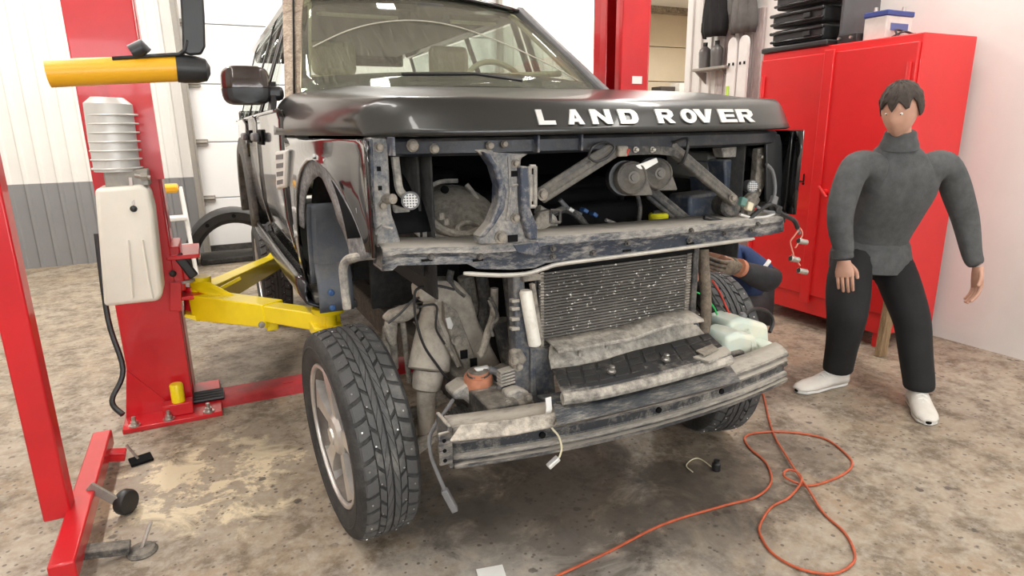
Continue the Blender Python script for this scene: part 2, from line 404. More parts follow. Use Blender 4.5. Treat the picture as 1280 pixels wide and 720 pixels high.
for y, dd in ((1.34, dl), (.325, d_r)):
    for z in (.45, 1.60): obj('hinge', G().tube([(2.392, y, z-.07), (2.392, y, z+.07)], .012, 8), 'cabred', dd)
p = at(1004, 222, u=2.392); obj('lock_hole', G().lathe([(.008, 0), (.008, .01)], (2.395, p.y, p.z-.04), (1, 0, 0), 8), 'dark', dl)
obj('lock_mark', G().box((2.396, p.y, p.z), (.006, .006, .05)).box((2.396, p.y+.02, p.z-.025), (.006, .045, .006)), 'dark', dl)
p = at(1030, 240, u=2.38)
obj('handle', G().tube([(2.37, p.y+.035, p.z+.035), (2.37, p.y-.03, p.z-.03)], .008, 8).lathe([(.018, 0), (.018, .03)], (2.37, p.y, p.z), (1, 0, 0), 10), 'cabred', d_r)
# stack of black ribbed cases
def ribbed_case(z, i, label):
    r = thing('ribbed_case', (2.6, 1.15, z), label, 'plastic case', 'black cases stacked on the cabinet')
    o = .012*math.sin(i*2.3)
    g = G().box((2.6, 1.14+o, z+.055), (.32, .40, .098)); obj('shell', g, 'blackplastic', r, bevel=.018, seg=3)
    obj('rib', G().box((2.435, 1.14+o, z+.085), (.03, .42, .022)), 'gloss', r, bevel=.008)
    obj('rib', G().box((2.437, 1.14+o, z+.03), (.026, .41, .018)), 'gloss', r, bevel=.008)
    obj('latch', G().box((2.43, 1.05+o, z+.055), (.02, .05, .03)), 'blackplastic', r, bevel=.004)
M['gloss'] = plain('gloss_black', (.02, .02, .022), .18, 0, .1, 5)
g = G().box((2.6, 1.13, CZ+.018), (.40, .52, .036)); o = tag(obj('base_tray', g, 'blackplastic', bevel=.01), 'wide flat black tray lying under the ribbed case stack on the cabinet', 'tray')
for i, wd in enumerate(('lowest', 'second lowest', 'third lowest', 'topmost')):
    ribbed_case(CZ+.037+i*.112, i, 'black ribbed plastic case, %s of the stack on the red cabinet' % wd)
r = thing('folded_carton', (2.72, .905, CZ), 'dark grey flat carton standing on edge beside the ribbed cases', 'carton')
obj('sheet', G().box((2.66, .853, CZ+.22), (.34, .02, .44)), plain('dark_grey_card', (.10, .10, .105), .6), r, bevel=.004)
r = thing('car_amplifier', (2.55, .74, CZ), 'flat black electronic box lying between the cases and the battery', 'electronics')
obj('case', G().box((2.53, .765, CZ+.027), (.18, .13, .054)), 'blackplastic', r, bevel=.006)
obj('knob', G().lathe([(.008, 0), (.008, .02)], (2.44, .81, CZ+.03), (-1, 0, 0), 8), 'steel', r)
obj('knob', G().lathe([(.008, 0), (.008, .02)], (2.44, .73, CZ+.03), (-1, 0, 0), 8), 'steel', r)
r = thing('car_battery', (2.6, .6, CZ), 'white car battery with blue lid standing on the red cabinet', 'battery')
obj('case', G().box((2.60, .62, CZ+.065), (.24, .14, .13)), plain('battery_white', (.66, .64, .6), .5), r, bevel=.006)
obj('lid', G().box((2.60, .62, CZ+.145), (.25, .15, .03)), plain('battery_blue', (.03, .06, .25), .4), r, bevel=.005)
obj('terminal', G().lathe([(.012, 0), (.01, .03)], (2.53, .66, CZ+.16), (0, 0, 1), 10), 'steel', r)
obj('terminal', G().lathe([(.012, 0), (.01, .03)], (2.67, .58, CZ+.16), (0, 0, 1), 10), 'steel', r)
obj('label_strip', G().box((2.60, .549, CZ+.07), (.16, .003, .04)), plain('battery_print', (.1, .14, .35), .5), r)
tag(obj('tangled_cable', G().tube(smooth_path([(2.5, .52, CZ+.006), (2.52, .46, CZ+.03), (2.6, .44, CZ+.006), (2.65, .5, CZ+.03), (2.55, .53, CZ+.05), (2.48, .46, CZ+.006), (2.5, .38, CZ+.006)]), .006, 6), 'blackplastic'), 'thin black cable lying in loops beside the car battery', 'cable')
# timber plank against the cabinet side
tag(obj('timber_plank', G().box((2.345, .215, .45), (.07, .035, .9), (.0, .06, 0)), dusty('old_timber', (.20, .12, .06), (.45, .32, .18), .5, 6, .8, 0, 0, (6, 6, .6)), bevel=.003), 'rough brown timber plank standing against the side of the red cabinet', 'plank')

# ------------------------------------------------------------------ recess on the right wall beyond the cabinet
WX = 2.955
r = thing('wall_boarding', (2.94, 2.12, 0), 'greyish weathered boards fixed upright on the wall behind the shelf', 'boarding')
bw = dusty('weathered_board', (.40, .34, .33), (.66, .60, .58), .5, 5, .8, 0, 0, (6, 3, .5))
for i in range(5):
    obj('board', G().box((2.945, 1.93+.1*i, 1.12), (.022, .094, 2.24)), bw, r, bevel=.003)
sh = thing('wall_shelf', (2.88, 2.33, 1.80), 'narrow grey shelf fixed to the weathered boards', 'shelf')
obj('plank', G().box((2.865, 2.33, 1.815), (.14, .40, .022)), 'galv', sh, bevel=.003)
for y in (2.18, 2.48): obj('bracket', G().prism([(2.93, y, 1.80), (2.80, y, 1.80), (2.93, y, 1.70)], (0, .01, 0)), 'galv', sh)
for i, (y, lb) in enumerate(((2.44, 'dark grey round-topped bottle on the wall shelf, beside the white column'), (2.30, 'dark grey round-topped bottle on the wall shelf, beside the white skis'))):
    r = thing('spray_bottle', (2.86, y, 1.826), lb, 'bottle', 'bottles on the wall shelf')
    obj('body', G().lathe([(.045, 0), (.048, .02), (.05, .1), (.052, .13), (.045, .155), (.022, .175), (.018, .18)], (2.86, y, 1.827), n=16), plain('bottle_grey', (.13, .125, .12), .35), r)
    obj('cap', G().lathe([(.02, 0), (.02, .03)], (2.86, y, 2.007), n=12), 'blackplastic', r)
def coat(name, y0, y1, x, z0, z1, mat, label):
    r = thing(name, (x, (y0+y1)/2, z0), label, 'coat')
    rows = []
    for k in range(13):
        t = k/12; z = z1-(z1-z0)*t; wd = [.35, .5, .8, .95, 1, .97, .92, .94, 1, 1.06, 1.1, 1.08, .9][k]; row = []
        for j in range(15):
            q = -math.pi*.5+math.pi*j/14
            row.append((x-.09*math.cos(q)*wd-.012*math.sin(q*9+k*.5), (y0+y1)/2+(y1-y0)/2*wd*math.sin(q), z))
        rows.append(row)
    obj('fabric', G().sheet(rows), mat, r, solid=.01)
    obj('hanger_hook', G().tube([(x, (y0+y1)/2, z1), (x-.0, (y0+y1)/2, z1+.06), (WX, (y0+y1)/2, z1+.07)], .006, 8), 'steel', r)
coat('black_coat', 2.215, 2.45, 2.87, 2.065, 2.75, plain('black_cloth', (.012, .012, .013), .9, 0, .3, 20), 'black coat hanging on the wall above the bottles')
coat('grey_coat', 1.93, 2.155, 2.90, 2.06, 2.75, plain('grey_cloth', (.12, .115, .11), .85, 0, .3, 9), 'grey coat hanging on the wall above the white skis')
for i, (y, lb) in enumerate(((2.105, 'white ski with rounded tip leaning on the wall, beside the shelf'), (1.985, 'white ski with rounded tip leaning on the wall, nearer the red cabinet'))):
    r = thing('white_ski', (2.84, y, 0), lb, 'ski', 'white skis on the right wall')
    lp = [(2.84, y-.05, 0), (2.84, y+.05, 0)]+[(2.84, y+.05*math.cos(q), 1.985+.055*math.sin(q)) for q in [math.pi*k/10 for k in range(11)]]
    obj('board', G().prism(lp, (.022, 0, 0)), 'white', r, bevel=.004)
    for z in (1.50, 1.83):
        for dy in (-.025, .02): obj('slot', G().box((2.836, y+dy, z), (.008, .012, .022)), 'dark', r)
p = at(926, 122, u=2.83)
obj('sticker', G().box((2.836, 2.125, 1.62), (.004, .03, .08)), plain('lime', (.5, .75, .08), .5), r)

# high shelf with bits at the far door
r = thing('far_shelf', (6.3, 6.8, 0), 'tall plain rack standing before the beige overhead door', 'rack')
obj('deck', G().box((6.3, 6.75, 1.86), (1.6, .4, .03)), 'galv', r)
for x in (5.55, 7.05): obj('upright', G().box((x, 6.75, .95), (.05, .4, 1.9)), 'galv', r)
for i, (x, wd, h, c, lb) in enumerate(((5.95, .3, .10, (.05, .04, .035), 'small dark brown box on the tall rack'), (6.3, .22, .16, (.75, .73, .68), 'small white box on the tall rack'), (6.62, .2, .14, (.12, .25, .07), 'small green box on the tall rack'))):
    o = tag(obj('carton', G().box((x, 6.75, 1.876+h/2), (wd, .25, h)).box((x, 6.622, 1.876+h/2), (wd*.3, .006, h*.9)), plain('carton%d' % i, c, .7), bevel=.008), lb, 'box')

# ------------------------------------------------------------------ left background: step stool, loose arch trim
r = thing('step_ladder', (-1.52, 4.9, 0), 'small white step ladder with yellow top beside the back wall', 'ladder')
obj('top_step', G().box((-1.52, 4.9, .84), (.24, .3, .07)), 'amber', r, bevel=.02)
for x in (-1.66, -1.38):
    obj('rail', G().bar((x*1.0, 4.80, .84), (x+(.04 if x > -1.5 else -.04), 4.62, .0), .03, .05), 'white', r, bevel=.004)
    obj('rear_leg', G().bar((x, 5.0, .84), (x+(.04 if x > -1.5 else -.04), 5.2, .0), .025, .03), 'white', r, bevel=.004)
for k in (1, 2): obj('step', G().box((-1.52, 4.80-.06*k, .84-.27*k), (.30+.02*k, .16, .04)), 'white', r, bevel=.01)
tr_ = thing('arch_trim', (-1.0, 5.3, 0), 'loose black plastic wheel arch liner standing before the white overhead door', 'car part')
rows = []
for k in range(25):
    q = math.pi*(-.02+1.04*k/24); rows.append([(-.95-.50*math.cos(q)*s, 5.05+d, .02+.55*math.sin(q)*s if math.sin(q) > 0 else .02) for s, d in ((.76, .10), (.84, .02), (.97, .0), (1, .06), (1, .38), (.97, .46))])
obj('liner', G().sheet(rows), 'blackplastic', tr_, solid=.012)
for q in (.5, 1.0, 1.6, 2.2): obj('clip', G().lathe([(.02, 0), (.02, .02)], (-.95-.45*math.cos(q), 5.03, .02+.50*math.sin(q)), (0, -1, 0), 8), 'dark', tr_)
tag(obj('scrap_heap_mat', G().box((-.70, 5.45, .03), (1.2, .5, .06)).box((-.5, 5.3, .09), (.5, .2, .06)), 'rubber', bevel=.015), 'flat dark rubber mats lying on the floor before the overhead door', 'mat')
# ------------------------------------------------------------------ car body (lifted off its chassis)
M['pillar'] = dusty('stripped_pillar', (.13, .085, .06), (.55, .45, .35), .66, 14, .6, 0, 0)
M['liner'] = dusty('blue_grey_liner', (.105, .118, .14), (.20, .19, .18), .25, 5, .45)
M['cream'] = plain('cream_leather', (.70, .64, .46), .6, 0, .1, 5)
M['dash'] = plain('dash_dark', (.05, .047, .042), .6)
M['vent'] = plain('vent_silver', (.72, .71, .69), .35, .4, .05)
M['gray'] = plain('mid_grey_plastic', (.16, .16, .165), .5)
def glass(name, tint, dirt, streak):
    mt = bpy.data.materials.new(name); mt.use_nodes = True; nt = mt.node_tree; nt.nodes.clear()
    out = _n(nt, 'ShaderNodeOutputMaterial')
    tb = _n(nt, 'ShaderNodeBsdfTransparent'); tb.inputs[0].default_value = (*tint, 1)
    gl = _n(nt, 'ShaderNodeBsdfGlossy'); gl.inputs['Roughness'].default_value = .03
    df = _n(nt, 'ShaderNodeBsdfDiffuse'); df.inputs[0].default_value = (.50, .46, .38, 1)
    fr = _n(nt, 'ShaderNodeLayerWeight'); fr.inputs[0].default_value = .5
    ff_ = _math(nt, 'ADD', _math(nt, 'MULTIPLY', _math(nt, 'POWER', fr.outputs['Facing'], 4.0), .35), .02)
    m1 = _n(nt, 'ShaderNodeMixShader'); nt.links.new(ff_, m1.inputs[0]); nt.links.new(tb.outputs[0], m1.inputs[1]); nt.links.new(gl.outputs[0], m1.inputs[2])
    c = _n(nt, 'ShaderNodeTexCoord').outputs['Object']
    mp = _n(nt, 'ShaderNodeMapping'); mp.inputs['Rotation'].default_value = (0, -.38, 0); mp.inputs['Scale'].default_value = streak; nt.links.new(c, mp.inputs[0])
    n = _noise(nt, 5, 6, .7, mp.outputs[0]); n2 = _noise(nt, 2.5, 3, .5, c)
    f = _math(nt, 'MULTIPLY', _ramp(nt, n.outputs[0], .42, .72), dirt)
    f = _math(nt, 'ADD', f, _math(nt, 'MULTIPLY', n2.outputs[0], dirt*.45))
    m2 = _n(nt, 'ShaderNodeMixShader'); nt.links.new(f, m2.inputs[0]); nt.links.new(m1.outputs[0], m2.inputs[1]); nt.links.new(df.outputs[0], m2.inputs[2])
    nt.links.new(m2.outputs[0], out.inputs[0]); return mt
M['screen'] = glass('dusty_windscreen', (.74, .78, .73), .24, (70, 2, 2))
M['sideglass'] = glass('side_glass', (.88, .92, .90), .05, (1, 1, 1))

body = thing('lifted_car', (0, 1.6, .70), 'black car body without front bumper and grille, raised off its chassis on the lift', 'car body')
def interp(tab, x):
    if x <= tab[0][0]: return tab[0][1]
    for (a, p), (b, q) in zip(tab, tab[1:]):
        if x <= b: return p+(q-p)*(x-a)/(b-a)
    return tab[-1][1]
def U(v): return interp([(-.345, .803), (-.28, .79), (-.15, .825), (0, .85), (.3, .872), (.6, .882), (1, .888), (2.4, .89), (3.6, .88), (4.1, .84)], v)
def vf(u): return -.28-.20*max(0, 1-(abs(u)/.79)**3.5)
# --- bonnet
DS = [0, .008, .022, .040, .052, .062, .080, .12, .2, .32, .46, .6, .76, .92, 1.05, 1.15, 1.25]
GF = [0, .16, .48, .80, .93, .985, 1] + [1]*10
def bonnet_pt(a, i):
    d = DS[i]; f0 = vf(a*.79); r0 = .93-.10*(1-a*a); v = lerp(f0, r0, d/1.25)
    u = a*U(v)
    s = max(0, (v+.42)/1.3)
    zt = 1.424+.118*s**.8*(1-.42*abs(a)**3)+.010*math.exp(-((abs(a)-.62)/.08)**2)*min(1, d/.3)
    e = max(0, (abs(a)-.87)/.13); gs = (max(0, 1-e**2.4))**(1/2.4)
    return V((u, v, 1.338+(zt-1.338)*gs*GF[i]))
AS = [-1, -.996, -.985, -.965, -.94, -.91, -.87]+[-.84+1.68*k/24 for k in range(25)]+[.87, .91, .94, .965, .985, .996, 1]
hood = obj('bonnet', G().sheet([[bonnet_pt(a, i) for a in AS] for i in range(len(DS))]), 'hoodpaint' if 'hoodpaint' in M else 'paint', body, smooth=.5, solid=.012, off=-1)
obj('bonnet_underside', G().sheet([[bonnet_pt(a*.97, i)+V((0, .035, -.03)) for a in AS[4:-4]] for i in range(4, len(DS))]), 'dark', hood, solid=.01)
# raised lettering on the front of the bonnet
def face_pt(u, z):
    a = u/.79; k = [j for j in range(7)]
    pts = [bonnet_pt(a, i) for i in k]
    for p, q in zip(pts, pts[1:]):
        if p.z <= z <= q.z+1e-6:
            t = (z-p.z)/max(1e-6, q.z-p.z); r = p.lerp(q, t); return V((u, r.y, z))
    return V((u, pts[-1].y, z))
LET = {  # strokes as convex polygons in a 1 x 1 cell
 'L': [[(0, 0), (.34, 0), (.34, 1), (0, 1)], [(.34, 0), (1, 0), (1, .27), (.34, .27)]],
 'A': [[(0, 0), (.32, 0), (.62, 1), (.34, 1)], [(.68, 0), (1, 0), (.66, 1), (.44, 1)], [(.25, .17), (.75, .17), (.7, .38), (.3, .38)]],
 'N': [[(0, 0), (.28, 0), (.28, 1), (0, 1)], [(.72, 0), (1, 0), (1, 1), (.72, 1)], [(.28, 1), (.0, 1), (.72, 0), (1, 0)]],
 'D': [[(0, 0), (.32, 0), (.32, 1), (0, 1)], [(.32, .76), (.62, .74), (.72, 1), (.32, 1)], [(.32, 0), (.72, 0), (.62, .26), (.32, .24)], [(.62, .74), (.68, .6), (1, .68), (.9, .9), (.72, 1)], [(.62, .26), (.72, 0), (.9, .1), (1, .32), (.68, .4)], [(.68, .4), (1, .32), (1, .68), (.68, .6)]],
 'R': [[(0, 0), (.32, 0), (.32, 1), (0, 1)], [(.32, .78), (.7, .78), (.8, 1), (.32, 1)], [(.32, .38), (.8, .38), (.68, .58), (.32, .58)], [(.66, .58), (.8, .38), (.97, .55), (.97, .82), (.8, 1), (.66, .78)], [(.42, .38), (.72, .38), (1, 0), (.66, 0)]],
 'O': None,
 'V': [[(0, 1), (.33, 1), (.6, 0), (.36, 0)], [(.67, 1), (1, 1), (.64, 0), (.42, 0)]],
 'E': [[(0, 0), (.34, 0), (.34, 1), (0, 1)], [(.34, .78), (.97, .78), (.97, 1), (.34, 1)], [(.34, .4), (.9, .4), (.9, .61), (.34, .61)], [(.34, 0), (1, 0), (1, .23), (.34, .23)]]}
ring = [(.5+.5*math.cos(q), .5+.52*math.sin(q)) for q in [2*math.pi*k/20 for k in range(20)]]
rin = [(.5+.19*math.cos(q), .5+.27*math.sin(q)) for q in [2*math.pi*k/20 for k in range(20)]]
LET['O'] = [[ring[k], ring[(k+1) % 20], rin[(k+1) % 20], rin[k]] for k in range(20)]
LX = [(-.361, -.312), (-.274, -.224), (-.198, -.132), (-.105, -.041), (.028, .091), (.119, .178), (.172, .251), (.275, .348), (.356, .439)]
for ch, (u0, u1) in zip('LANDROVER', LX):
    g = G()
    for poly in LET[ch]:
        lp = [face_pt(u0+(u1-u0)*x, 1.3585+.040*y) for x, y in poly]
        g.prism([p+V((0, -.006, 0)) for p in lp], (0, .006, 0))
    obj('letter', g, 'vent', hood, smooth=0)
# --- front wings (both sides, the right-hand one is seen)
def wing(sd):
    ang = [math.radians(t) for t in (158, 150, 140, 130, 120, 110, 100, 90, 80, 70, 60, 50, 40, 30, 20, 10, 0)]
    arch = [(.07+.38*math.cos(t), .885+.38*math.sin(t)) for t in ang]+[(.455, .80), (.47, .72)]
    out = [(-.335, 1.02), (-.336, 1.09), (-.337, 1.16), (-.338, 1.23), (-.338, 1.328), (-.25, 1.328), (-.15, 1.328), (-.04, 1.328), (.07, 1.328), (.18, 1.328), (.29, 1.328), (.4, 1.328), (.50, 1.328), (.62, 1.328), (.62, 1.2), (.62, 1.05), (.62, .93), (.62, .82), (.62, .72)]
    rows = []
    for t in (0, .02, .06, .15, .35, .6, .85, 1):
        row = []
        for (a, b), (c, d) in zip(arch, out):
            v = lerp(a, c, t); z = lerp(b, d, t); u = U(v)+.014*math.exp(-(t/.12)**2)-(.03*(max(0, 1.0-z)/.3)**2)
            row.append((sd*u, v, z))
        rows.append(row)
    w = obj('front_wing', G().sheet(rows), 'paint', body, smooth=.7, solid=.006, off=0)
    # folded front edge
    obj('front_return', G().sheet([[(sd*(U(-.337)-x), -.337+y, z) for z in (1.02, 1.12, 1.22, 1.325)] for x, y in ((0, 0), (.004, -.004), (.010, .004), (.012, .03))]), 'paint', w, solid=.004)
    # bare dusty flange where the arch moulding was
    rr = []
    for t in (0, .25, .6, 1):
        rr.append([(lambda wd_, vv, zz: (sd*(U(vv)+.008-.012*t), vv, zz))(0, .07+(.383-wd*t*(1+.12*math.sin(9*q)))*math.cos(q), .885+(.383-wd*.8*t*(1+.1*math.sin(7*q)))*math.sin(q)) for q, wd in [(math.radians(160-140*k/30), interp([(0, .17), (8, .14), (14, .08), (30, .03)], k)) for k in range(31)]])
    obj('arch_flange', G().sheet(rr), 'archdust', w, solid=.004)
    for dg in (140, 122, 104, 88):
        q = math.radians(dg); v = .07+.39*math.cos(q); z = .885+.39*math.sin(q)
        obj('clip', G().prism([(sd*(U(v)+.004), v-.006, z-.006), (sd*(U(v)+.004), v+.006, z-.006), (sd*(U(v)+.004), v, z+.008)], (sd*.006, 0, 0)), 'vent', w)
    # liner of the wheel house
    def arc(r, d0, d1, n): return [(.07+r*math.cos(math.radians(d0+(d1-d0)*k/n)), .885+r*math.sin(math.radians(d0+(d1-d0)*k/n))) for k in range(n+1)]
    top = arc(.355, 150, 38, 16)
    obj('liner_top', G().sheet([[(sd*u, v, z) for v, z in top] for u in (.845, .76, .66, .60)]), 'dark', w, solid=.005)
    rear = arc(.35, 38, 0, 6)+[(.425, .84), (.43, .79)]
    lr = obj('liner_rear', G().sheet([[(sd*(u-.0), v+dv, z) for v, z in rear] for u, dv in ((.862, .0), (.845, .012), (.83, .0), (.78, .0), (.74, .004), (.715, .0), (.70, .03))]), 'liner', w, solid=.004)
    obj('liner_foot', G().sheet([[(sd*u, v, z) for v, z in ((.425, .865), (.40, .80), (.39, .73), (.40, .68))] for u in (.845, .83, .79, .74, .715)]), 'liner', w, solid=.006)
    for z, v in ((.76, .385), (.70, .385)):
        obj('bolt', G().lathe([(.012, 0), (.012, .012), (.007, .016)], (sd*.80, v, z), (0, -1, 0), 8), 'blueplastic', w)
    g = G().prism([(sd*.86, .40, .72), (sd*.86, .62, .72), (sd*.72, .62, .70), (sd*.70, .40, .68)], (0, 0, .03))
    obj('mount_foot', g, 'darkcast', w, bevel=.006)
    # inner side of the wheel house
    obj('wheel_house_wall', G().sheet([[(sd*.60, v, z) for v in (-.26, -.1, .1, .3, .5)] for z in (.86, 1.0, 1.15, 1.31)]), 'inner', w, solid=.006)
    return w
M['archdust'] = dusty('arch_dust', (.05, .052, .058), (.36, .36, .37), .58, 12, .6, 0, .3)
M['blueplastic'] = plain('blue_clip', (.04, .10, .25), .4)
M['inner'] = dusty('inner_panel', (.010, .010, .011), (.06, .055, .048), .35, 6, .7)
wr_ = wing(-1); wl_ = wing(1)
# chrome-white side vent
pv = [at(361, 187, u=-.888), at(347, 189, u=-.892), at(349, 237, u=-.892), at(359.5, 234, u=-.888)]
g = G().prism([p+V((-.012, 0, 0)) for p in pv], (.02, 0, 0)); sv = obj('side_vent', g, 'white', wr_, bevel=.012, seg=3)
for k in range(4):
    a = pv[0].lerp(pv[3], .1+.22*k); b = pv[1].lerp(pv[2], .1+.22*k); h = (pv[3]-pv[0])*.13
    obj('grille', G().prism([a.lerp(b, .18)+V((-.014, 0, 0)), a.lerp(b, .82)+V((-.014, 0, 0)), a.lerp(b, .82)+h+V((-.014, 0, 0)), a.lerp(b, .18)+h+V((-.014, 0, 0))], (.006, 0, 0)), 'gray', sv)
# --- side bodywork
def side_panel(name, sd, v0, v1, mat='paint', zlo=.80, parent=body, n=6):
    rows = []
    for z, k in ((1.43, .012), (1.425, 0), (1.40, -.004), (1.30, .002), (1.15, .006), (1.0, .004), (.9, -.012), (zlo, -.03)):
        rows.append([(sd*(U(v0+(v1-v0)*i/n)+k), v0+(v1-v0)*i/n, z) for i in range(n+1)])
    return obj(name, G().sheet(rows), mat, parent, smooth=.7, solid=.008, off=-1)
for sd in (-1, 1):
    fd = side_panel('front_door', sd, .632, 1.70); rd = side_panel('rear_door', sd, 1.712, 2.42)
    side_panel('rear_quarter', sd, 3.36, 4.10); up_q = obj('quarter_top', G().sheet([[(sd*(U(v)+k), v, z) for v in (2.432, 2.6, 2.9, 3.2, 3.36)] for z, k in ((1.43, .012), (1.40, -.004), (1.30, .002), (1.2, .006))]), 'paint', body, smooth=.7, solid=.008)
    for v, dd in ((1.52, fd), (2.28, rd)):
        obj('door_handle', G().box((sd*(U(v)+.03), v, 1.325), (.03, .20, .045)), 'gray', dd, bevel=.012)
        obj('handle_recess', G().box((sd*(U(v)+.004), v, 1.325), (.012, .26, .075)), 'dark', dd, bevel=.01)
    # wide black sill moulding and rear arch moulding
    rows = [[(sd*(U(v)+k), v, z) for v in (.40, .62, 1.0, 1.6, 2.2, 2.46)] for k, z in ((.0, .80), (.012, .79), (.016, .76), (.010, .725), (-.03, .705), (-.12, .705))]
    obj('sill_moulding', G().sheet(rows), 'gloss', body, smooth=.6, solid=.012)
    rows = []
    for k in range(19):
        q = math.radians(180-180*k/18); rows.append([(sd*(.885+o_), 2.885-(.45+r_)*math.cos(math.pi-q)*-1*-1, .76+(.45+r_)*math.sin(q)) for r_, o_ in ((.11, .0), (.10, .03), (.04, .045), (.0, .04), (-.01, .0), (-.01, -.15))])
    obj('rear_arch_moulding', G().sheet(rows), 'trim', body, smooth=.7, solid=.008)
    # pillars, window frames and glass
    def gl(v, t): return V((sd*lerp(U(v)-.02, .655, t), v+ (0), lerp(1.435, 2.0, t)))
    def qd(name, a0, a1, mat, th, par, t0=0, t1=1):
        (b0, c0), (b1, c1) = a0, a1
        return obj(name, G().sheet([[gl(lerp(b0, c0, t), t) for t in (t0, lerp(t0, t1, .5), t1)], [gl(lerp(b1, c1, t), t) for t in (t0, lerp(t0, t1, .5), t1)]]), mat, par, solid=th)
    qd('window_glass', (1.02, 1.62), (1.66, 1.66), 'sideglass', .004, fd, .02, .95)
    qd('window_glass', (1.78, 1.78), (2.46, 2.46), 'sideglass', .004, rd, .02, .95)
    qd('quarter_glass', (2.56, 2.56), (3.9, 3.8), 'sideglass', .004, body, .02, .95)
    for a, b in ((1.64, 1.64), (1.745, 1.745), (2.51, 2.51), (3.95, 3.85)):
        obj('window_pillar', G().sheet([[gl(lerp(a, b, t)+dv, t) for t in (0, .5, 1)] for dv in (-.035, .035)]), 'blackplastic', body, solid=.008)
    obj('window_seal', G().tube([gl(v, 0)+V((sd*.008, 0, 0)) for v in (.98, 1.4, 2.0, 2.6, 3.4, 3.95)], .011, 6), 'blackplastic', body)
    obj('roof_rail', G().tube([gl(v, 1)+V((0, 0, .01)) for v in (1.64, 1.9, 2.4, 3.0, 3.9)], .03, 8), 'paint', body)
# tail and floor of the shell
obj('tailgate', G().box((0, 4.11, 1.15), (1.66, .05, .76)).box((0, 4.06, 1.98), (1.3, .05, .12)), 'paint', body, bevel=.02)
obj('toe_board', G().box((-.32, .47, .86), (.62, .02, .42)).box((.32, .47, .86), (.62, .02, .42)), 'inner', body)
obj('floor_pan', G().box((0, 2.15, .76), (1.62, 3.0, .06)), 'inner', body)
# --- windscreen, roof
def ws(a, t):
    b = V((a*.775, .905-.105*(1-a*a), 1.505+.035*(1-a*a))); c = V((a*.615, 1.635-.075*(1-a*a), 2.015+.032*(1-a*a)))
    p = b.lerp(c, t); n = V((0, -.55, .83)); return p+n*(.02*math.sin(math.pi*t))
wsr = lambda a0, a1, t0, t1, n=16, k=8: [[ws(lerp(a0, a1, i/n), lerp(t0, t1, j/k)) for i in range(n+1)] for j in range(k+1)]
scr = obj('windscreen', G().sheet(wsr(-.985, .985, .0, 1)), 'screen', body, solid=.005)
for (a0, a1, t0, t1) in ((-.985, .985, -.02, .13), (-.985, .985, .955, 1.0), (-.985, -.945, .13, .955), (.945, .985, .13, .955)):
    obj('frit_band', G().sheet([[p+V((0, .006, -.004)) for p in r] for r in wsr(a0, a1, t0, t1)]), 'frit', scr, solid=.002) if 'frit' in M else None
obj('mirror_pod', G().box(ws(.05, .88)+V((0, .03, -.03)), (.16, .05, .10), (.5, 0, 0)), 'dash', scr, bevel=.02)
obj('rear_view_mirror', G().box(ws(.05, .80)+V((0, .10, -.02)), (.24, .03, .07)), 'blackplastic', scr, bevel=.015)
rows = []
for v in (1.60, 1.66, 1.8, 2.1, 2.6, 3.2, 3.8, 4.08):
    rows.append([(a*.64, v-.075*(1-a*a)*max(0, (1.9-v)/.3), 2.02+.04*(1-a*a)+.05*min(1, (v-1.6)/.5)*(1-.6*a*a)-(.06 if v > 4 else 0)) for a in [-1+k/8 for k in range(17)]])
obj('roof', G().sheet(rows), 'paint', body, smooth=.6, solid=.02)
# stripped A-pillar on the side that is seen, black one on the other
for (x0, x1, X0, X1, nm) in ((356, 367.5, 352, 366, 'a_pillar'), (368, 376, 367, 378, 'screen_edge')):
    a, b, c, d = at(x0, 134, v=.90), at(x1, 131, v=.885), at(X0, -8, v=1.63), at(X1, -8, v=1.615)
    g = G(); dz = V((.02, .05, 0)); fr_ = [a, b, d, c]; g.prism(fr_, dz); obj(nm, g, 'pillar', body, bevel=.005)
for k, t in enumerate((.12, .3, .52, .7, .86)):
    p = at(lerp(364, 360, t), lerp(125, 5, t), v=lerp(.91, 1.6, t)-.01); obj('bolt', G().lathe([(.007, 0), (.007, .006)], p, (0, -1, .2), 8), 'pillar', body)
obj('pillar_seam', G().tube([at(367.8, 131, v=.88), at(366.5, -8, v=1.61)], .004, 6), 'dark', body)
a, c = V((.80, .90, 1.50)), V((.645, 1.64, 2.03))
obj('a_pillar', G().bar(a, c, .05, .06), 'gray', body, bevel=.014)
# cowl under the windscreen
obj('cowl', G().sheet([[(u, .82+.07*(u/.77)**2+dv, z-.05*(u/.77)**2) for u in [-.77+1.54*k/14 for k in range(15)]] for dv, z in ((-.03, 1.515), (.05, 1.525), (.10, 1.54))]), 'blackplastic', body, solid=.01)
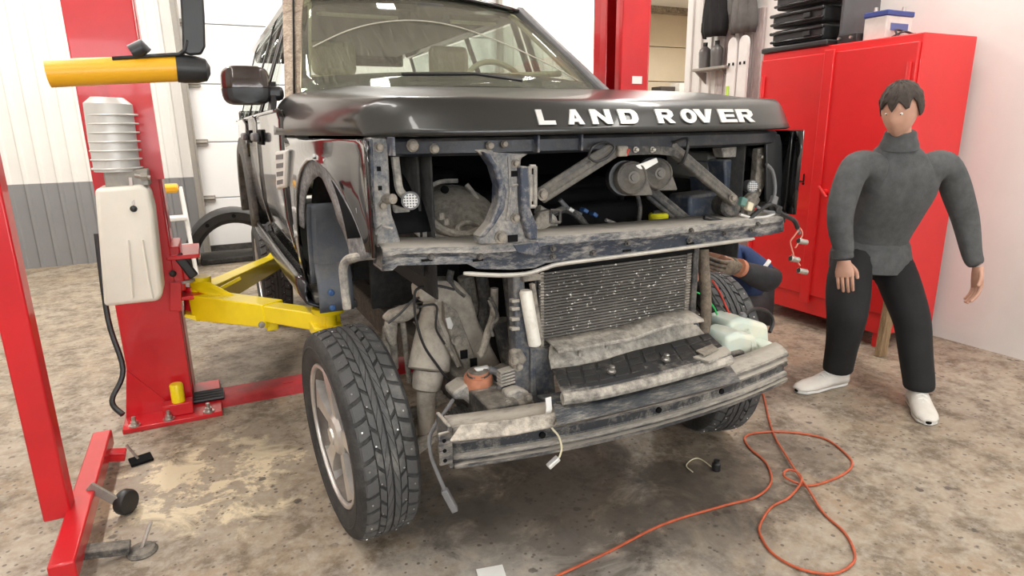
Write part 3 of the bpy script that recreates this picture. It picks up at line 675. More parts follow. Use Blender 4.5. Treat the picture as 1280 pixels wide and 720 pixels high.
# --- door mirrors
def mirror(sd):
    cv = 1.02
    if sd < 0:
        p0 = at(276, 106, v=cv); p1 = at(338, 106, v=cv); pz = at(310, 83, v=cv).z; pb = at(310, 131, v=cv).z
    else:
        p0 = V((1.16, cv, 1.5)); p1 = V((.94, cv, 1.5)); pz, pb = 1.66, 1.47
    cx = (p0.x+p1.x)/2; wd = abs(p1.x-p0.x); cz = (pz+pb)/2; h = pz-pb
    g = G(); rows = []
    def shell(z0, z1, nm, mt):
        rows = []
        for y, s in ((-.07, .62), (-.062, .82), (-.03, .96), (.02, 1), (.06, .98)):
            row = []
            for k in range(25):
                q = 2*math.pi*k/24; c, s_ = math.cos(q), math.sin(q)
                x = abs(c)**.45*(1 if c > 0 else -1)*wd/2*s; z = abs(s_)**.5*(1 if s_ > 0 else -1)*h/2*(.86+.14*s)
                row.append((cx+x, cv+y, min(max(cz+z, z0), z1)))
            rows.append(row)
        g = G().sheet(rows); g.f.append([len(g.v)-25*5+k for k in range(24)][::-1]); g.f.append([len(g.v)-25+k for k in range(24)])
        return g
    split = pb+h*.42
    hs = obj('door_mirror', shell(split+.002, 9, 0, 0), 'brownmirror', body, smooth=.7)
    obj('lower_cover', shell(-9, split, 0, 0), 'blackplastic', hs, smooth=.7)
    ax = p1.x; bx = sd*(U(cv)-.0)
    obj('arm', G().box(((ax+bx)/2-sd*.01, cv+.0, pb+h*.30), (abs(bx-ax)+.08, .07, .06)), 'blackplastic', hs, bevel=.02)
    obj('foot', G().prism([(bx, cv-.08, 1.43), (bx, cv+.08, 1.43), (bx-sd*.03, cv+.05, 1.52), (bx-sd*.02, cv-.0, 1.56)], (-sd*.02, 0, 0)), 'blackplastic', hs)
    obj('mirror_glass', G().box((cx, cv+.063, cz), (wd*.86, .004, h*.8)), 'steel', hs, bevel=.01)
M['brownmirror'] = plain('mirror_shell', (.035, .022, .018), .25, .3, .1, 5, 0, .6)
mirror(-1)
# --- cabin seen through the glass
obj('dashboard', G().box((0, 1.12, 1.36), (1.5, .45, .26)).tube([(-.74, .98, 1.49), (-.3, .94, 1.505), (.3, .94, 1.505), (.74, .98, 1.49)], .03, 8), 'dash', body, bevel=.04)
obj('dash_top_strip', G().tube([at(395, 99, v=1.2), at(480, 97, v=1.18), at(570, 98, v=1.18), at(700, 92, v=1.22)], .016, 8), 'cream', body)
for sx in (-.36, .40):
    rows = []
    st = obj('front_seat', G().box((sx, 1.95, 1.08), (.50, .52, .16)).box((sx, 2.22, 1.38), (.46, .14, .62), (-.12, 0, 0)), 'cream', body, bevel=.06, seg=3)
    obj('headrest', G().box((sx, 2.20, 1.785), (.27, .10, .20)), 'cream', st, bevel=.04, seg=3)
obj('rear_seat', G().box((0, 3.1, 1.02), (1.3, .5, .16)).box((0, 3.36, 1.25), (1.3, .14, .44), (-.2, 0, 0)), 'dash', body, bevel=.05)
sc = V((.40, 1.42, 1.56)); nrm = V((0, -.85, .5)).normalized()
x_ = V((1, 0, 0)); y_ = nrm.cross(x_)
swl = obj('steering_wheel', G().tube([sc+(x_*math.cos(q)+y_*math.sin(q))*.19 for q in [2*math.pi*k/28 for k in range(28)]], .016, 8, closed=True), 'cream', body)
obj('hub', G().lathe([(.07, 0), (.07, .03), (.03, .05)], sc-nrm*.02, nrm, 16).bar(sc-x_*.18, sc+x_*.18, .02, .04, nrm), 'dash', swl)
for sd in (-1, 1):
    obj('pillar_trim', G().bar((sd*.735, .965, 1.53), (sd*.585, 1.62, 2.0), .045, .025), 'cream', body, bevel=.01)
    obj('sun_visor', G().box((sd*.3, 1.74, 1.965), (.42, .16, .02), (.15, 0, 0)), 'cream', body, bevel=.008)
obj('headlining', G().box((0, 2.8, 2.0), (1.1, 2.2, .015)), 'dash', body)
obj('dust_arc', G().tube(smooth_path([ws(a_, t_)+V((0, -.006, .004)) for a_, t_ in ((-.92, .38), (-.7, .52), (-.45, .61), (-.15, .64), (.15, .58), (.45, .42), (.7, .25), (.85, .12))]), .0035, 6), 'dustline', scr)
# wiper arm parked across the glass and tube seam seen in the picture
obj('wiper', G().tube([ws(.30, .02)+V((0, -.03, .02)), ws(.0, .05)+V((0, -.03, .025)), ws(-.45, .05)+V((0, -.03, .025))], .008, 6), 'blackplastic', scr)
# --- exposed front structure of the body
def plate(name, pts, v, th, mat, parent, bevel=.004, **k):
    lp = [at(x, y, v=v) for x, y in pts]
    return obj(name, G().prism(lp, (0, th, 0)), mat, parent, bevel=bevel, **k)
def bolt(px, py, v, r, parent, mat='castdust', h=.012, nm='bolt'):
    p = at(px, py, v=v); return obj(nm, G().lathe([(r*1.5, 0), (r*1.5, .003), (r, .003), (r, h), (r*.6, h+.002)], p, (0, -1, 0), 10), mat, parent)
def hole(px, py, v, w, h, parent):
    p = at(px, py, v=v); return obj('hole', G().box(p, (w, .006, h)), 'dark', parent)
# upper panel under the bonnet lip
rows = []
us = [-.775+1.55*k/30 for k in range(31)]
for dv, z in ((.16, 1.325), (.045, 1.325), (.035, 1.318), (.035, 1.29), (.05, 1.283), (.15, 1.283)):
    rows.append([(u, vf(u)*.93+dv+.0, z) for u in us])
slam = obj('slam_panel', G().sheet(rows), 'slam', body, solid=.006)
for x, y in ((489, 183), (668, 180), (722, 178)): p = at(x, y, v=-.40); obj('tab', G().box(p+V((0, .0, 0)), (.006, .05, .045)), 'bluemetal', slam)
for x, y, r in ((516, 182, .018), (543, 186, .014), (612, 182, .012), (630, 180, .01)): 
    p = at(x, y, v=vf(at(x, y, v=-.3).x)*.93+.03); obj('clip', G().lathe([(r, 0), (r*.7, .012)], p, (0, -1, 0), 10), 'castdust', slam)
# left-hand (seen) upright
ul = plate('support_upright', [(462, 172), (484, 172), (487, 215), (488, 245), (490, 268), (496, 285), (503, 308), (472, 310), (469, 280), (466, 250), (464, 215)], -.29, .05, 'upright', body, .006)
plate('side_flange', [(461, 172), (466, 172), (470, 300), (466, 304)], -.305, .07, 'bluemetal', ul)
for x, y in ((474, 184), (478, 257)): bolt(x, y, -.29, .009, ul)
p = at(483, 249, v=-.295); obj('stub', G().lathe([(.014, 0), (.014, .03)], p, (.4, -1, .1), 12), 'castdust', ul)
for x, y in ((473.5, 211), (475, 235)): hole(x, y, -.291, .01, .012, ul)
obj('ridge', G().tube([at(468, 292, v=-.295), at(478, 283, v=-.298), at(490, 286, v=-.295)], .006, 6), 'upright', ul)
# tube behind it and diagonal inner panel
obj('brace_tube', G().tube(smooth_path([at(493, 190, v=-.24), at(496, 215, v=-.24), at(500, 238, v=-.24), at(512, 250, v=-.24)]), .012, 8), 'greymetal', body)
plate('diagonal_panel', [(491, 255), (512, 262), (530, 280), (548, 306), (540, 310), (520, 292), (500, 275), (492, 268)], -.2, .03, 'greymetal', body, .006)
plate('inner_post', [(448, 205), (462, 205), (464, 310), (452, 310)], -.16, .03, 'castdust', body)
for y in (222, 248, 268): plate('inner_gap', [(452, y), (461, y), (461, y+9), (452, y+9)], -.165, .01, 'dark', body)
# centre upright with flared head and foot
cu = plate('latch_upright', [(594, 187), (668, 183), (660, 193), (652, 198), (650, 232), (655, 262), (672, 285), (672, 303), (600, 306), (596, 296), (612, 282), (624, 262), (628, 240), (622, 214), (612, 200)], -.385, .035, 'upright', body, .006)
plate('left_flange', [(604, 189), (613, 190), (627, 212), (634, 240), (631, 262), (618, 283), (606, 297), (598, 297), (614, 278), (623, 255), (624, 232), (617, 208)], -.405, .05, 'bluemetal', cu, .005)
plate('right_flange', [(651, 208), (661, 208), (664, 262), (672, 282), (672, 300), (662, 300), (654, 275), (652, 250)], -.41, .05, 'bluemetal', cu, .005)
g = G(); sl = [at(x, y, v=-.395) for x, y in ((662, 208), (669, 208), (669, 258), (662, 258))]
for i in range(4): g.tube([sl[i], sl[(i+1) % 4]], .006, 6)
obj('slot_bracket', g, 'greymetal', cu)
plate('slot_plate', [(664, 218), (668, 218), (668, 252), (664, 252)], -.394, .008, 'greymetal', cu)
for x, y, r in ((644, 204, .008), (644, 272, .010), (656, 279, .008), (626, 296, .013)): bolt(x, y, -.387, r, cu)
hole(643, 217, -.387, .02, .016, cu); hole(641, 298, -.387, .03, .02, cu)
obj('seam', G().tube([at(636, 196, v=-.387), at(638, 240, v=-.387), at(634, 275, v=-.387)], .004, 6), 'upright', cu)
obj('ridge', G().tube([at(636, 232, v=-.387), at(648, 231, v=-.387)], .004, 6), 'upright', cu)
# lower crossmember
CM = [(478, 312, 338), (490, 311, 337), (497, 310.5, 331), (530, 310, 330), (585, 309, 329), (597, 308.5, 335), (640, 304, 336), (668, 299, 334), (682, 296, 328), (720, 294, 323), (780, 290, 317), (850, 284, 308), (920, 277, 299), (965, 272, 292), (978, 270, 289)]
def cmv(u): return -.33-.05*max(0, 1-(u/.77)**2)
def cm_pt(x, y, dv=0): u = at(x, y, v=-.34).x; return at(x, y, v=cmv(u))+V((0, dv, 0))
rows = [[cm_pt(x, t, .10)+V((0, 0, .012)) for x, t, b in CM], [cm_pt(x, t, .012)+V((0, 0, .004)) for x, t, b in CM], [cm_pt(x, t) for x, t, b in CM], [cm_pt(x, lerp(t, b, .3), -.004) for x, t, b in CM], [cm_pt(x, lerp(t, b, .55), .003) for x, t, b in CM], [cm_pt(x, b) for x, t, b in CM], [cm_pt(x, b, .012) for x, t, b in CM], [cm_pt(x, b, .10) for x, t, b in CM]]
cmb = obj('lower_crossmember', G().sheet(rows), 'beam', body, smooth=.5, solid=.006)
for x, t, b, in (CM[0], CM[-1]): obj('end_plate', G().prism([cm_pt(x, t), cm_pt(x, b), cm_pt(x, b, .1), cm_pt(x, t, .1)], (.008, 0, 0)), 'beam', cmb)
obj('lower_lip', G().tube(smooth_path([cm_pt(578, 341, -.008), cm_pt(620, 343, -.012), cm_pt(655, 341, -.014), cm_pt(680, 334, -.012), cm_pt(700, 329, -.01), cm_pt(780, 319, -.008), cm_pt(880, 306, -.008), cm_pt(940, 298, -.008)], 4), [.005]+[.0068]*27+[.005], 8), 'lip', cmb)
for x, y in ((538, 320), (599, 320), (690, 310), (690, 320), (783, 303), (740, 316), (860, 300), (862, 288), (905, 291), (938, 287), (945, 280)):
    p = cm_pt(x, y, -.004); obj('bolt', G().lathe([(.010, 0), (.010, .004), (.006, .004), (.006, .012)], p, (0, -1, 0), 10), 'darkcast', cmb)
for x, y in ((533, 325), (597, 325), (783, 313), (862, 304)):
    p = cm_pt(x, y, -.003); obj('slot', G().box(p, (.03, .006, .006)), 'dark', cmb)
obj('raised_plate', G().prism([cm_pt(640, 305, -.008), cm_pt(672, 300, -.008), cm_pt(676, 314, -.008), cm_pt(668, 320, -.008), cm_pt(645, 316, -.008)], (0, .008, 0)), 'bluemetal', cmb, bevel=.004)
# diagonal stays and the horn carrier
def stay(pa, va, pb, vb, w, mat='staymetal'):
    a, b = at(*pa, v=va), at(*pb, v=vb); return obj('diagonal_stay', G().bar(a, b, .02, w, (0, 0, 1)).tube([a, b], w*.32, 8), mat, body, bevel=.006)
s1 = stay((674, 246), -.34, (768, 186), -.42, .048); s2 = stay((838, 184), -.41, (918, 252), -.33, .04)
bolt(678, 243, -.37, .012, s1); bolt(915, 247, -.36, .010, s2)
stay((812, 240), -.15, (858, 278), -.2, .05, 'darkcast')
rail = obj('horn_rail', G().sheet([[at(x, y+dy, v=-.42+dv) for x, y in ((764, 186), (790, 184), (820, 183), (842, 185), (856, 192))] for dy, dv in ((0, .04), (0, 0), (9, 0), (9, .04))]), 'darkcast', body, solid=.005)
for x in (794, 815): bolt(x, 187, -.425, .006, rail, 'steel')
obj('relay', G().box(at(777, 189, v=-.435), (.035, .02, .03)), 'castdust', rail, bevel=.004)
obj('wire', G().tube(smooth_path([at(735, 196, v=-.43), at(742, 183, v=-.44), at(757, 178, v=-.43), at(768, 184, v=-.44), at(760, 196, v=-.44), at(745, 202, v=-.44), at(735, 196, v=-.43)]), .004, 6), 'blackplastic', rail)
obj('wire', G().tube(smooth_path([at(784, 190, v=-.44), at(786, 187, v=-.45), at(783, 195, v=-.44)]), .003, 6), 'redwire', rail)
obj('wire', G().tube(smooth_path([at(842, 178, v=-.42), at(858, 173, v=-.44), at(860, 182, v=-.45), at(855, 200, v=-.44), at(848, 206, v=-.42)]), .005, 6), 'blackplastic', rail)
def horn(px, py, v, r, par):
    c = at(px, py, v=v); ax = V((-.25, -1, .12)).normalized()
    h = obj('horn', G().lathe([(r*.97, -.05), (r, -.04), (r, -.012), (r*.94, -.002), (r*.86, .0), (r*.80, -.004), (r*.45, .004), (r*.36, .010), (r*.22, .010), (r*.20, .014), (.001, .014)], c, ax, 28), 'hornmetal', par, smooth=.5)
    obj('horn_rim', G().lathe([(r*1.04, -.055), (r*1.06, -.05), (r*1.06, -.03), (r*1.02, -.025)], c+V((-.012, .006, 0)), ax, 28), 'blackplastic', h)
    x = V((1, -.25, 0)).normalized(); z = V((0, 0, 1))
    obj('trumpet', G().prism([c+x*a*r+z*b*r+ax*-.04 for a, b in ((.1, -.98), (.85, -.3), (1.0, -.2), (1.35, -1.0), (1.3, -1.08), (.0, -1.05))], ax*.035), 'hornmetal', h, bevel=.006)
    return h
horn(791, 222, -.40, .052, rail); horn(824, 217, -.385, .050, rail)
plate('horn_label', [(795, 207), (821, 197), (823, 203), (808, 212), (800, 212)], -.402, .004, 'white', rail)
# lamp connectors with white honeycomb
def grid_socket(px, py, v, r):
    c = at(px, py, v=v); ax = V((-.35, -1, .05)).normalized()
    s = obj('level_sensor', G().lathe([(r*1.25, -.04), (r*1.3, -.005), (r*1.25, 0), (r*1.05, 0), (r*1.02, -.004)], c, ax, 24), 'gray', body)
    obj('white_cap', G().lathe([(r, -.01), (r, .003), (.001, .005)], c, ax, 24), 'white', s)
    x = V((1, -.35, 0)).normalized(); z = V((0, 0, 1)); g = G()
    for i in range(-2, 3):
        for j in range(-2, 3):
            if abs(i)+abs(j) < 4: g.box(c+ax*.005+x*(i*.4*r)+z*(j*.38*r), (r*.2, .004, r*.2))
    obj('honeycomb', g, 'gray', s, smooth=0)
grid_socket(513, 251, -.28, .020); grid_socket(941, 233, -.27, .018)
# inner wing dome with hoses in front of it
dome = obj('inner_wing_dome', G(), 'greymetal', body) if False else None
rows = []
dc = at(560, 292, v=.12)
for i in range(11):
    t = i/10; rr_ = math.sin(t*math.pi/2); row = []
    for k in range(25):
        q = 2*math.pi*k/24; row.append((dc.x+.19*rr_*math.cos(q), dc.y+.22*rr_*math.sin(q), dc.z-.02+.19*math.cos(t*math.pi/2)**.8+.006*math.sin(5*q)*rr_))
    rows.append(row)
dm = obj('inner_wing_dome', G().sheet(rows), 'castdust', body, solid=.006)
p = at(556, 237, v=.0); obj('hole', G().lathe([(.014, -.004), (.014, .004)], p, (0, -.8, .6), 12), 'dark', dm)
obj('flange_rib', G().tube(smooth_path([at(583, 231, v=.02), at(594, 245, v=.0), at(601, 262, v=-.02), at(604, 276, v=-.04)]), .009, 8), 'greymetal', dm)
obj('flange_rib', G().tube(smooth_path([at(520, 268, v=.0), at(532, 240, v=.05), at(548, 228, v=.08), at(572, 226, v=.08)]), .008, 8), 'greymetal', dm)
bolt(592, 273, -.03, .008, dm)
for pts, r, mt in (([(527, 268), (545, 281), (562, 290), (585, 293), (605, 284), (618, 277)], .013, 'castdust'), ([(520, 272), (532, 290), (546, 297), (568, 300), (588, 297)], .010, 'castdust'), ([(530, 262), (538, 275), (534, 285), (542, 296), (548, 306)], .006, 'greymetal'), ([(588, 297), (572, 287), (582, 278), (600, 282), (610, 291)], .008, 'castdust'), ([(560, 298), (575, 304), (600, 300), (612, 292)], .009, 'hose')):
    obj('harness', G().tube(smooth_path([at(x, y, v=-.18) for x, y in pts]), r, 8), mt, body)
for x, y in ((551, 270), (557, 277), (540, 291), (538, 300)): obj('connector', G().tube([at(x, y-4, v=-.2), at(x+1, y+4, v=-.2)], .010, 8), 'vent' if x < 545 else 'castdust', body)
obj('wire_loop', G().tube(smooth_path([at(621, 266, v=-.22), at(617, 258, v=-.22), at(622, 252, v=-.22), at(626, 254, v=-.22)]), .003, 6), 'white', body)
# dark engine bay
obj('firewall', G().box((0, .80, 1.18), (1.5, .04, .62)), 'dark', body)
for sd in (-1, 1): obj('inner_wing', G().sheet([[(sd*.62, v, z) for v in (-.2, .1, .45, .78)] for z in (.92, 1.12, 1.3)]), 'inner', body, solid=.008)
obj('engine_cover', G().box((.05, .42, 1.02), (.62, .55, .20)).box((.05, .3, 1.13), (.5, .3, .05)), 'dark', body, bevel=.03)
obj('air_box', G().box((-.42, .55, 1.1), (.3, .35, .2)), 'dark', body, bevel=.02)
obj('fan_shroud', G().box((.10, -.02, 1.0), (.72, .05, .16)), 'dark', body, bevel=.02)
c = at(823, 271, v=-.16); fc = obj('filler_cap', G().lathe([(.034, 0), (.036, .006), (.036, .02), (.03, .026)], c-V((0, 0, .012)), (0, 0, 1), 20), plain('cap_yellow', (.80, .74, .02), .45), body)
obj('grip', G().box(c+V((0, 0, .018)), (.05, .01, .014)), 'blackplastic', fc)
for pts, r, mt in (([(690, 268), (705, 262), (720, 268), (735, 285)], .012, 'darkcast'), ([(700, 250), (712, 262), (726, 268)], .008, 'gray'), ([(757, 275), (770, 280), (782, 286)], .006, 'greymetal'), ([(672, 262), (690, 275), (688, 290)], .018, 'greymetal'), ([(795, 238), (800, 260), (798, 282)], .008, 'darkcast')):
    obj('engine_hose', G().tube(smooth_path([at(x, y, v=-.15) for x, y in pts]), r, 8), mt, body)
for x, y in ((712, 262), (730, 263), (742, 268)): obj('connector', G().box(at(x, y, v=-.16), (.02, .03, .014), (0, .6, 0)), 'blueplastic' if x > 715 else 'vent', body, bevel=.003)
g = G(); fr_ = [at(x, y, v=-.3) for x, y in ((688, 263), (700, 263), (700, 278), (688, 278))]
for i in range(4): g.tube([fr_[i], fr_[(i+1) % 4]], .005, 6)
obj('bracket_loop', g, 'darkcast', body)
plate('bracket_arm', [(664, 285), (676, 265), (690, 262), (690, 282), (676, 290)], -.3, .03, 'castdust', body)
# --- far side of the nose: battery box, lamp carrier, wing edge, wiring
bb = plate('battery_box', [(886, 190), (904, 189), (909, 236), (886, 222)], -.12, .25, 'boxgrey', body, .008)
plate('box_front', [(905, 200), (925, 198), (926, 250), (908, 244)], -.20, .2, 'boxblue', bb, .008)
plate('lamp_carrier', [(902, 185), (926, 183), (926, 196), (905, 197)], -.22, .05, 'greymetal', body)
plate('carrier_foot', [(862, 245), (900, 240), (926, 258), (924, 272), (880, 280), (862, 276)], -.2, .12, 'boxblue', body, .012)
obj('motor', G().lathe([(.03, -.03), (.04, -.02), (.04, .05), (.03, .06), (.012, .06)], at(905, 256, v=-.27), (-.3, -1, 0), 18), 'darkcast', body)
rp = plate('lamp_strut', [(948, 186), (957, 184), (956, 232), (950, 246), (943, 246)], -.24, .03, 'castdust', body)
for x, y in ((950, 196), (953, 212), (947, 238)): bolt(x, y, -.243, .006, rp)
plate('strut_base', [(922, 258), (934, 248), (946, 240), (952, 250), (944, 262), (940, 272), (924, 274)], -.25, .05, 'castdust', body, .008)
bolt(932, 266, -.27, .012, body, 'castdust', .02, 'bush')
plate('right_upright', [(926, 190), (936, 188), (934, 232), (926, 246)], -.14, .05, 'inner', body)
obj('wing_edge', G().sheet([[V((.79+.02*t, -.30+.05*t, z)) for z in (1.32, 1.29, 1.0, .985)] for t in (0, .5, 1, 2)]+[]), 'paint', wl_, solid=.008)
plate('wing_inner', [(958, 166), (975, 168), (978, 180), (979, 272), (966, 274), (958, 250)], -.27, .012, 'blackplastic', wl_, .004)
for pts, r, mt in (([(935, 275), (950, 262), (965, 255), (972, 262), (978, 268), (992, 275), (997, 285)], .009, 'blackplastic'), ([(945, 258), (956, 264), (970, 266), (985, 270), (994, 278), (999, 292)], .006, 'gray'), ([(958, 205), (966, 215), (969, 235), (967, 250)], .006, 'gray'), ([(925, 268), (940, 272), (960, 270), (975, 262)], .005, 'vent'), ([(880, 272), (900, 276), (920, 280), (935, 276)], .007, 'blackplastic')):
    obj('wiring_loom', G().tube(smooth_path([at(x, y, v=-.34) for x, y in pts]), r, 8), mt, body)
for x, y, mt in ((967, 250, 'gray'), (972, 262, 'blackplastic'), (928, 252, 'tealplastic'), (936, 258, 'cream')): obj('connector', G().box(at(x, y, v=-.34), (.026, .02, .03), (0, .3, 0)), mt, body, bevel=.004)
for pts in ([(998, 288), (992, 296), (988, 302), (990, 312), (993, 322)], [(1000, 285), (1003, 292), (1000, 300), (994, 310)], [(990, 318), (996, 326), (1000, 332)]):
    obj('hanging_wire', G().tube(smooth_path([at(x, y, v=-.36) for x, y in pts]), .003, 6), 'pinkwire', body)
for x, y in ((1003, 302), (993, 324), (1003, 339)): obj('wire_plug', G().tube([at(x-5, y-1, v=-.36), at(x+5, y+1, v=-.36)], .011, 10), 'steel', body, bevel=.002)
# bent tube and struts beside the wheel house, under the seen wing
obj('bent_tube', G().tube(smooth_path([at(434, 386, v=-.12), at(431, 360, v=-.12), at(429, 336, v=-.13), at(434, 325, v=-.15), at(448, 321, v=-.2), at(478, 318, v=-.26)], 6), .013, 10), 'greymetal', body)
plate('apron', [(436, 300), (466, 300), (472, 318), (440, 322)], -.08, .02, 'inner', body)
# ------------------------------------------------------------------ chassis on its wheels
M['tyre'] = dusty('tyre_rubber', (.020, .020, .021), (.075, .072, .066), .36, 12, .75, 0, .2)
M['tread'] = None
def tread_mat():
    mt, nt, b = _nt('tread_rubber'); c = coords(nt)
    n = _noise(nt, 5, 6, .7, c); n2 = _noise(nt, 60, 3, .6, c)
    k = _mix(nt, _ramp(nt, n.outputs[0], .52, .72), (.070, .070, .071), (.23, .22, .20))
    nt.links.new(_mix(nt, _math(nt, 'MULTIPLY', n2.outputs[0], .35), k, (.10, .098, .092)), b.inputs['Base Color'])
    b.inputs['Roughness'].default_value = .72
    _bump(nt, b, n2.outputs[0], .5, .004); return mt
M['tread'] = tread_mat()
ch = thing('car_chassis', (0, 1.4, 0), 'dusty rolling chassis with radiator and bumper beam, standing on its wheels under the raised body', 'car chassis')
TR, RR, WS = .358, .268, .79
def wheel(c, ax, full=True, nm='wheel'):
    """ax points to the outer side"""
    c = V(c); ax = V(ax).normalized(); fwd = ax.cross(V((0, 0, 1))).normalized(); upv = fwd.cross(ax).normalized()
    def P(w, th, r): return c+ax*w*WS+(fwd*math.cos(th)+upv*math.sin(th))*r*.930
    half = [(.105, RR-.004), (.114, RR+.006), (.122, RR+.022), (.128, .308), (.128, .335), (.123, .357), (.116, .368), (.106, .3735), (.08, .3755), (0, .377)]
    prof = [(r, w) for w, r in half]+[(r, -w) for w, r in half[::-1][1:]]
    rows = [[P(w, 2*math.pi*k/56, r) for k in range(57)] for r, w in prof]
    ty = obj('tyre', G().sheet(rows), 'tyre', ch, smooth=.7)
    def rt(w, h=0): w = abs(w); return (.385+h)-.006*(w/.11)**2-(.0 if w < .098 else (w-.098)**1.2*1.9)
    if full:
        N = 38; pt = 2*math.pi/N; g = G(); st = G()
        def sh(w): return .9*pt*(max(0, .115-abs(w))/.115)**1.7
        def block(w0, w1, t0, t1, sl0, sl1):
            k = 4; b = len(g.v); ws_ = [lerp(w0, w1, i/(k-1)) for i in range(k)]
            for h in (0, -.010):
                for w_ in ws_:
                    for t in (t0, t1):
                        q = (t+sl0*0)*pt-sh(w_)+(sl1*pt*(w_-w0)/(w1-w0)); g.v.append(P(w_, q, rt(w_, h)))
            m_ = 2*k
            for i in range(k-1): g.f.append([b+2*i, b+2*i+1, b+2*i+3, b+2*i+2])
            for i in range(k-1):
                g.f.append([b+2*i, b+2*i+2, b+m_+2*i+2, b+m_+2*i]); g.f.append([b+2*i+1, b+m_+2*i+1, b+m_+2*i+3, b+2*i+3])
            g.f.append([b, b+m_, b+m_+1, b+1]); e = 2*(k-1); g.f.append([b+e, b+e+1, b+m_+e+1, b+m_+e])
        for i in range(N):
            for s in (-1, 1):
                o_ = 0 if s > 0 else .5
                block(s*.058, s*.119, i+o_+.12, i+o_+.88, 0, .0)
                block(s*.030, s*.053, i+o_+.28, i+o_+1.02, 0, -.55)
                block(s*.004, s*.026, i+o_+.03, i+o_+.95, 0, .7)
                for w_, tt in ((.085, .5), (.046, .62)):
                    if (i+(s > 0)+(w_ > .05)) % 2 == 0:
                        q = (i+o_+tt)*pt-sh(w_); p = P(s*w_, q, rt(w_)); nrm_ = (p-(c+ax*s*w_*WS)).normalized(); st.lathe([(.0032, -.001), (.0026, .0015)], p, nrm_, 6)
        t_ = obj('tread', g, 'tread', ty, smooth=.4); obj('studs', st, 'steel', ty, smooth=0)['kind'] = 'stuff'
        # sidewall ribs
        obj('sidewall_ring', G().sheet([[P(w_, 2*math.pi*k/56, r) for k in range(57)] for w_, r in ((.1285, .325), (.131, .328), (.131, .332), (.1285, .335))]), 'tyre', ty)
    # rim
    pr = [(.105, RR), (.112, RR-.004), (.112, RR-.012), (.100, RR-.02), (.06, RR-.032), (.0, RR-.045), (-.09, RR-.04), (-.105, RR-.01)]
    rim = obj('rim', G().sheet([[P(w_, 2*math.pi*k/48, r) for k in range(49)] for w_, r in pr[:4]]), 'rim', ch, smooth=.6, solid=.004)
    obj('rim_barrel', G().sheet([[P(w_, 2*math.pi*k/48, r) for k in range(49)] for w_, r in pr[3:]]), 'barrel', rim, smooth=.6, solid=.004)
    n = 5 if full else 5
    for i in range(n):
        q = 2*math.pi*i/n+.35; g = G(); top = []
        for r, dw, wd in ((.045, .082, 1.1), (.10, .092, .52), (.16, .098, .38), (.22, .10, .42), (.25, .096, .66)):
            top.append((r, dw, wd))
        lp = [P(dw, q-wd/2, r) for r, dw, wd in top]; rp_ = [P(dw, q+wd/2, r) for r, dw, wd in top]
        lb = [p-ax*.035 for p in lp]; rb = [p-ax*.035 for p in rp_]
        g.sheet([lb, lp, rp_, rb]); obj('spoke', g, 'rim', rim, smooth=.5)
    obj('hub', G().lathe([(.07, 0), (.075, .03), (.06, .045), (.03, .05), (.028, .056), (.001, .056)], c+ax*.035, ax, 24), 'rim', rim)
    for i in range(5):
        q = 2*math.pi*i/5+.35+.63; p = P(.062, q, .058); obj('wheel_nut', G().lathe([(.011, 0), (.011, .022), (.006, .026)], p, ax, 6), 'steel', rim)
    obj('brake_disc', G().lathe([(.16, -.012), (.165, 0), (.165, .02), (.08, .022), (.078, .03), (.001, .03)], c-ax*.03, ax, 32), 'darkcast', rim)
    return ty
def steer(sd, st, cam_): # outward axis turned by st (rad) about z and tipped by cam_
    a = V((sd*math.cos(st), sd*math.sin(st)*1.0, 0)); a.z = math.sin(cam_); return a.normalized()
WC = V((-.814, .03, .3585))
wheel(WC, V((-math.cos(.08), -math.sin(.08), -.035)))
wheel((.765, .05, .3585), V((math.cos(.30), -math.sin(.30), -.02)))
wheel((-.80, 2.885, .3585), V((-1, 0, 0))); wheel((.80, 2.885, .3585), V((1, 0, 0)), False)
# frame rails, crossmembers, axle
for sd in (-1, 1):
    obj('frame_rail', G().bar((sd*.46, -.30, .50), (sd*.46, .6, .46), .085, .12).bar((sd*.46, .6, .46), (sd*.52, 3.6, .50), .085, .13), 'darkcast', ch, bevel=.012)
    obj('rear_arm', G().tube([(sd*.52, 2.3, .45), (sd*.66, 2.885, .36)], .03, 8), 'darkcast', ch)
for v in (.95, 2.0, 3.3): obj('frame_cross_tube', G().tube([(-.5, v, .46), (.5, v, .46)], .045, 10), 'darkcast', ch)
obj('gearbox', G().tube([(0, .55, .52), (0, 1.0, .5), (0, 1.7, .46)], [.17, .15, .1], 14), 'darkcast', ch)
obj('engine_block', G().box((0, .32, .66), (.5, .5, .45)).box((0, .32, .45), (.4, .42, .2)), 'dark', ch, bevel=.03)
obj('prop_shaft', G().tube([(0, 1.7, .46), (0, 2.8, .42)], .035, 10), 'darkcast', ch)
obj('fuel_tank', G().box((-.0, 2.3, .42), (.75, .6, .2)), 'inner', ch, bevel=.04)
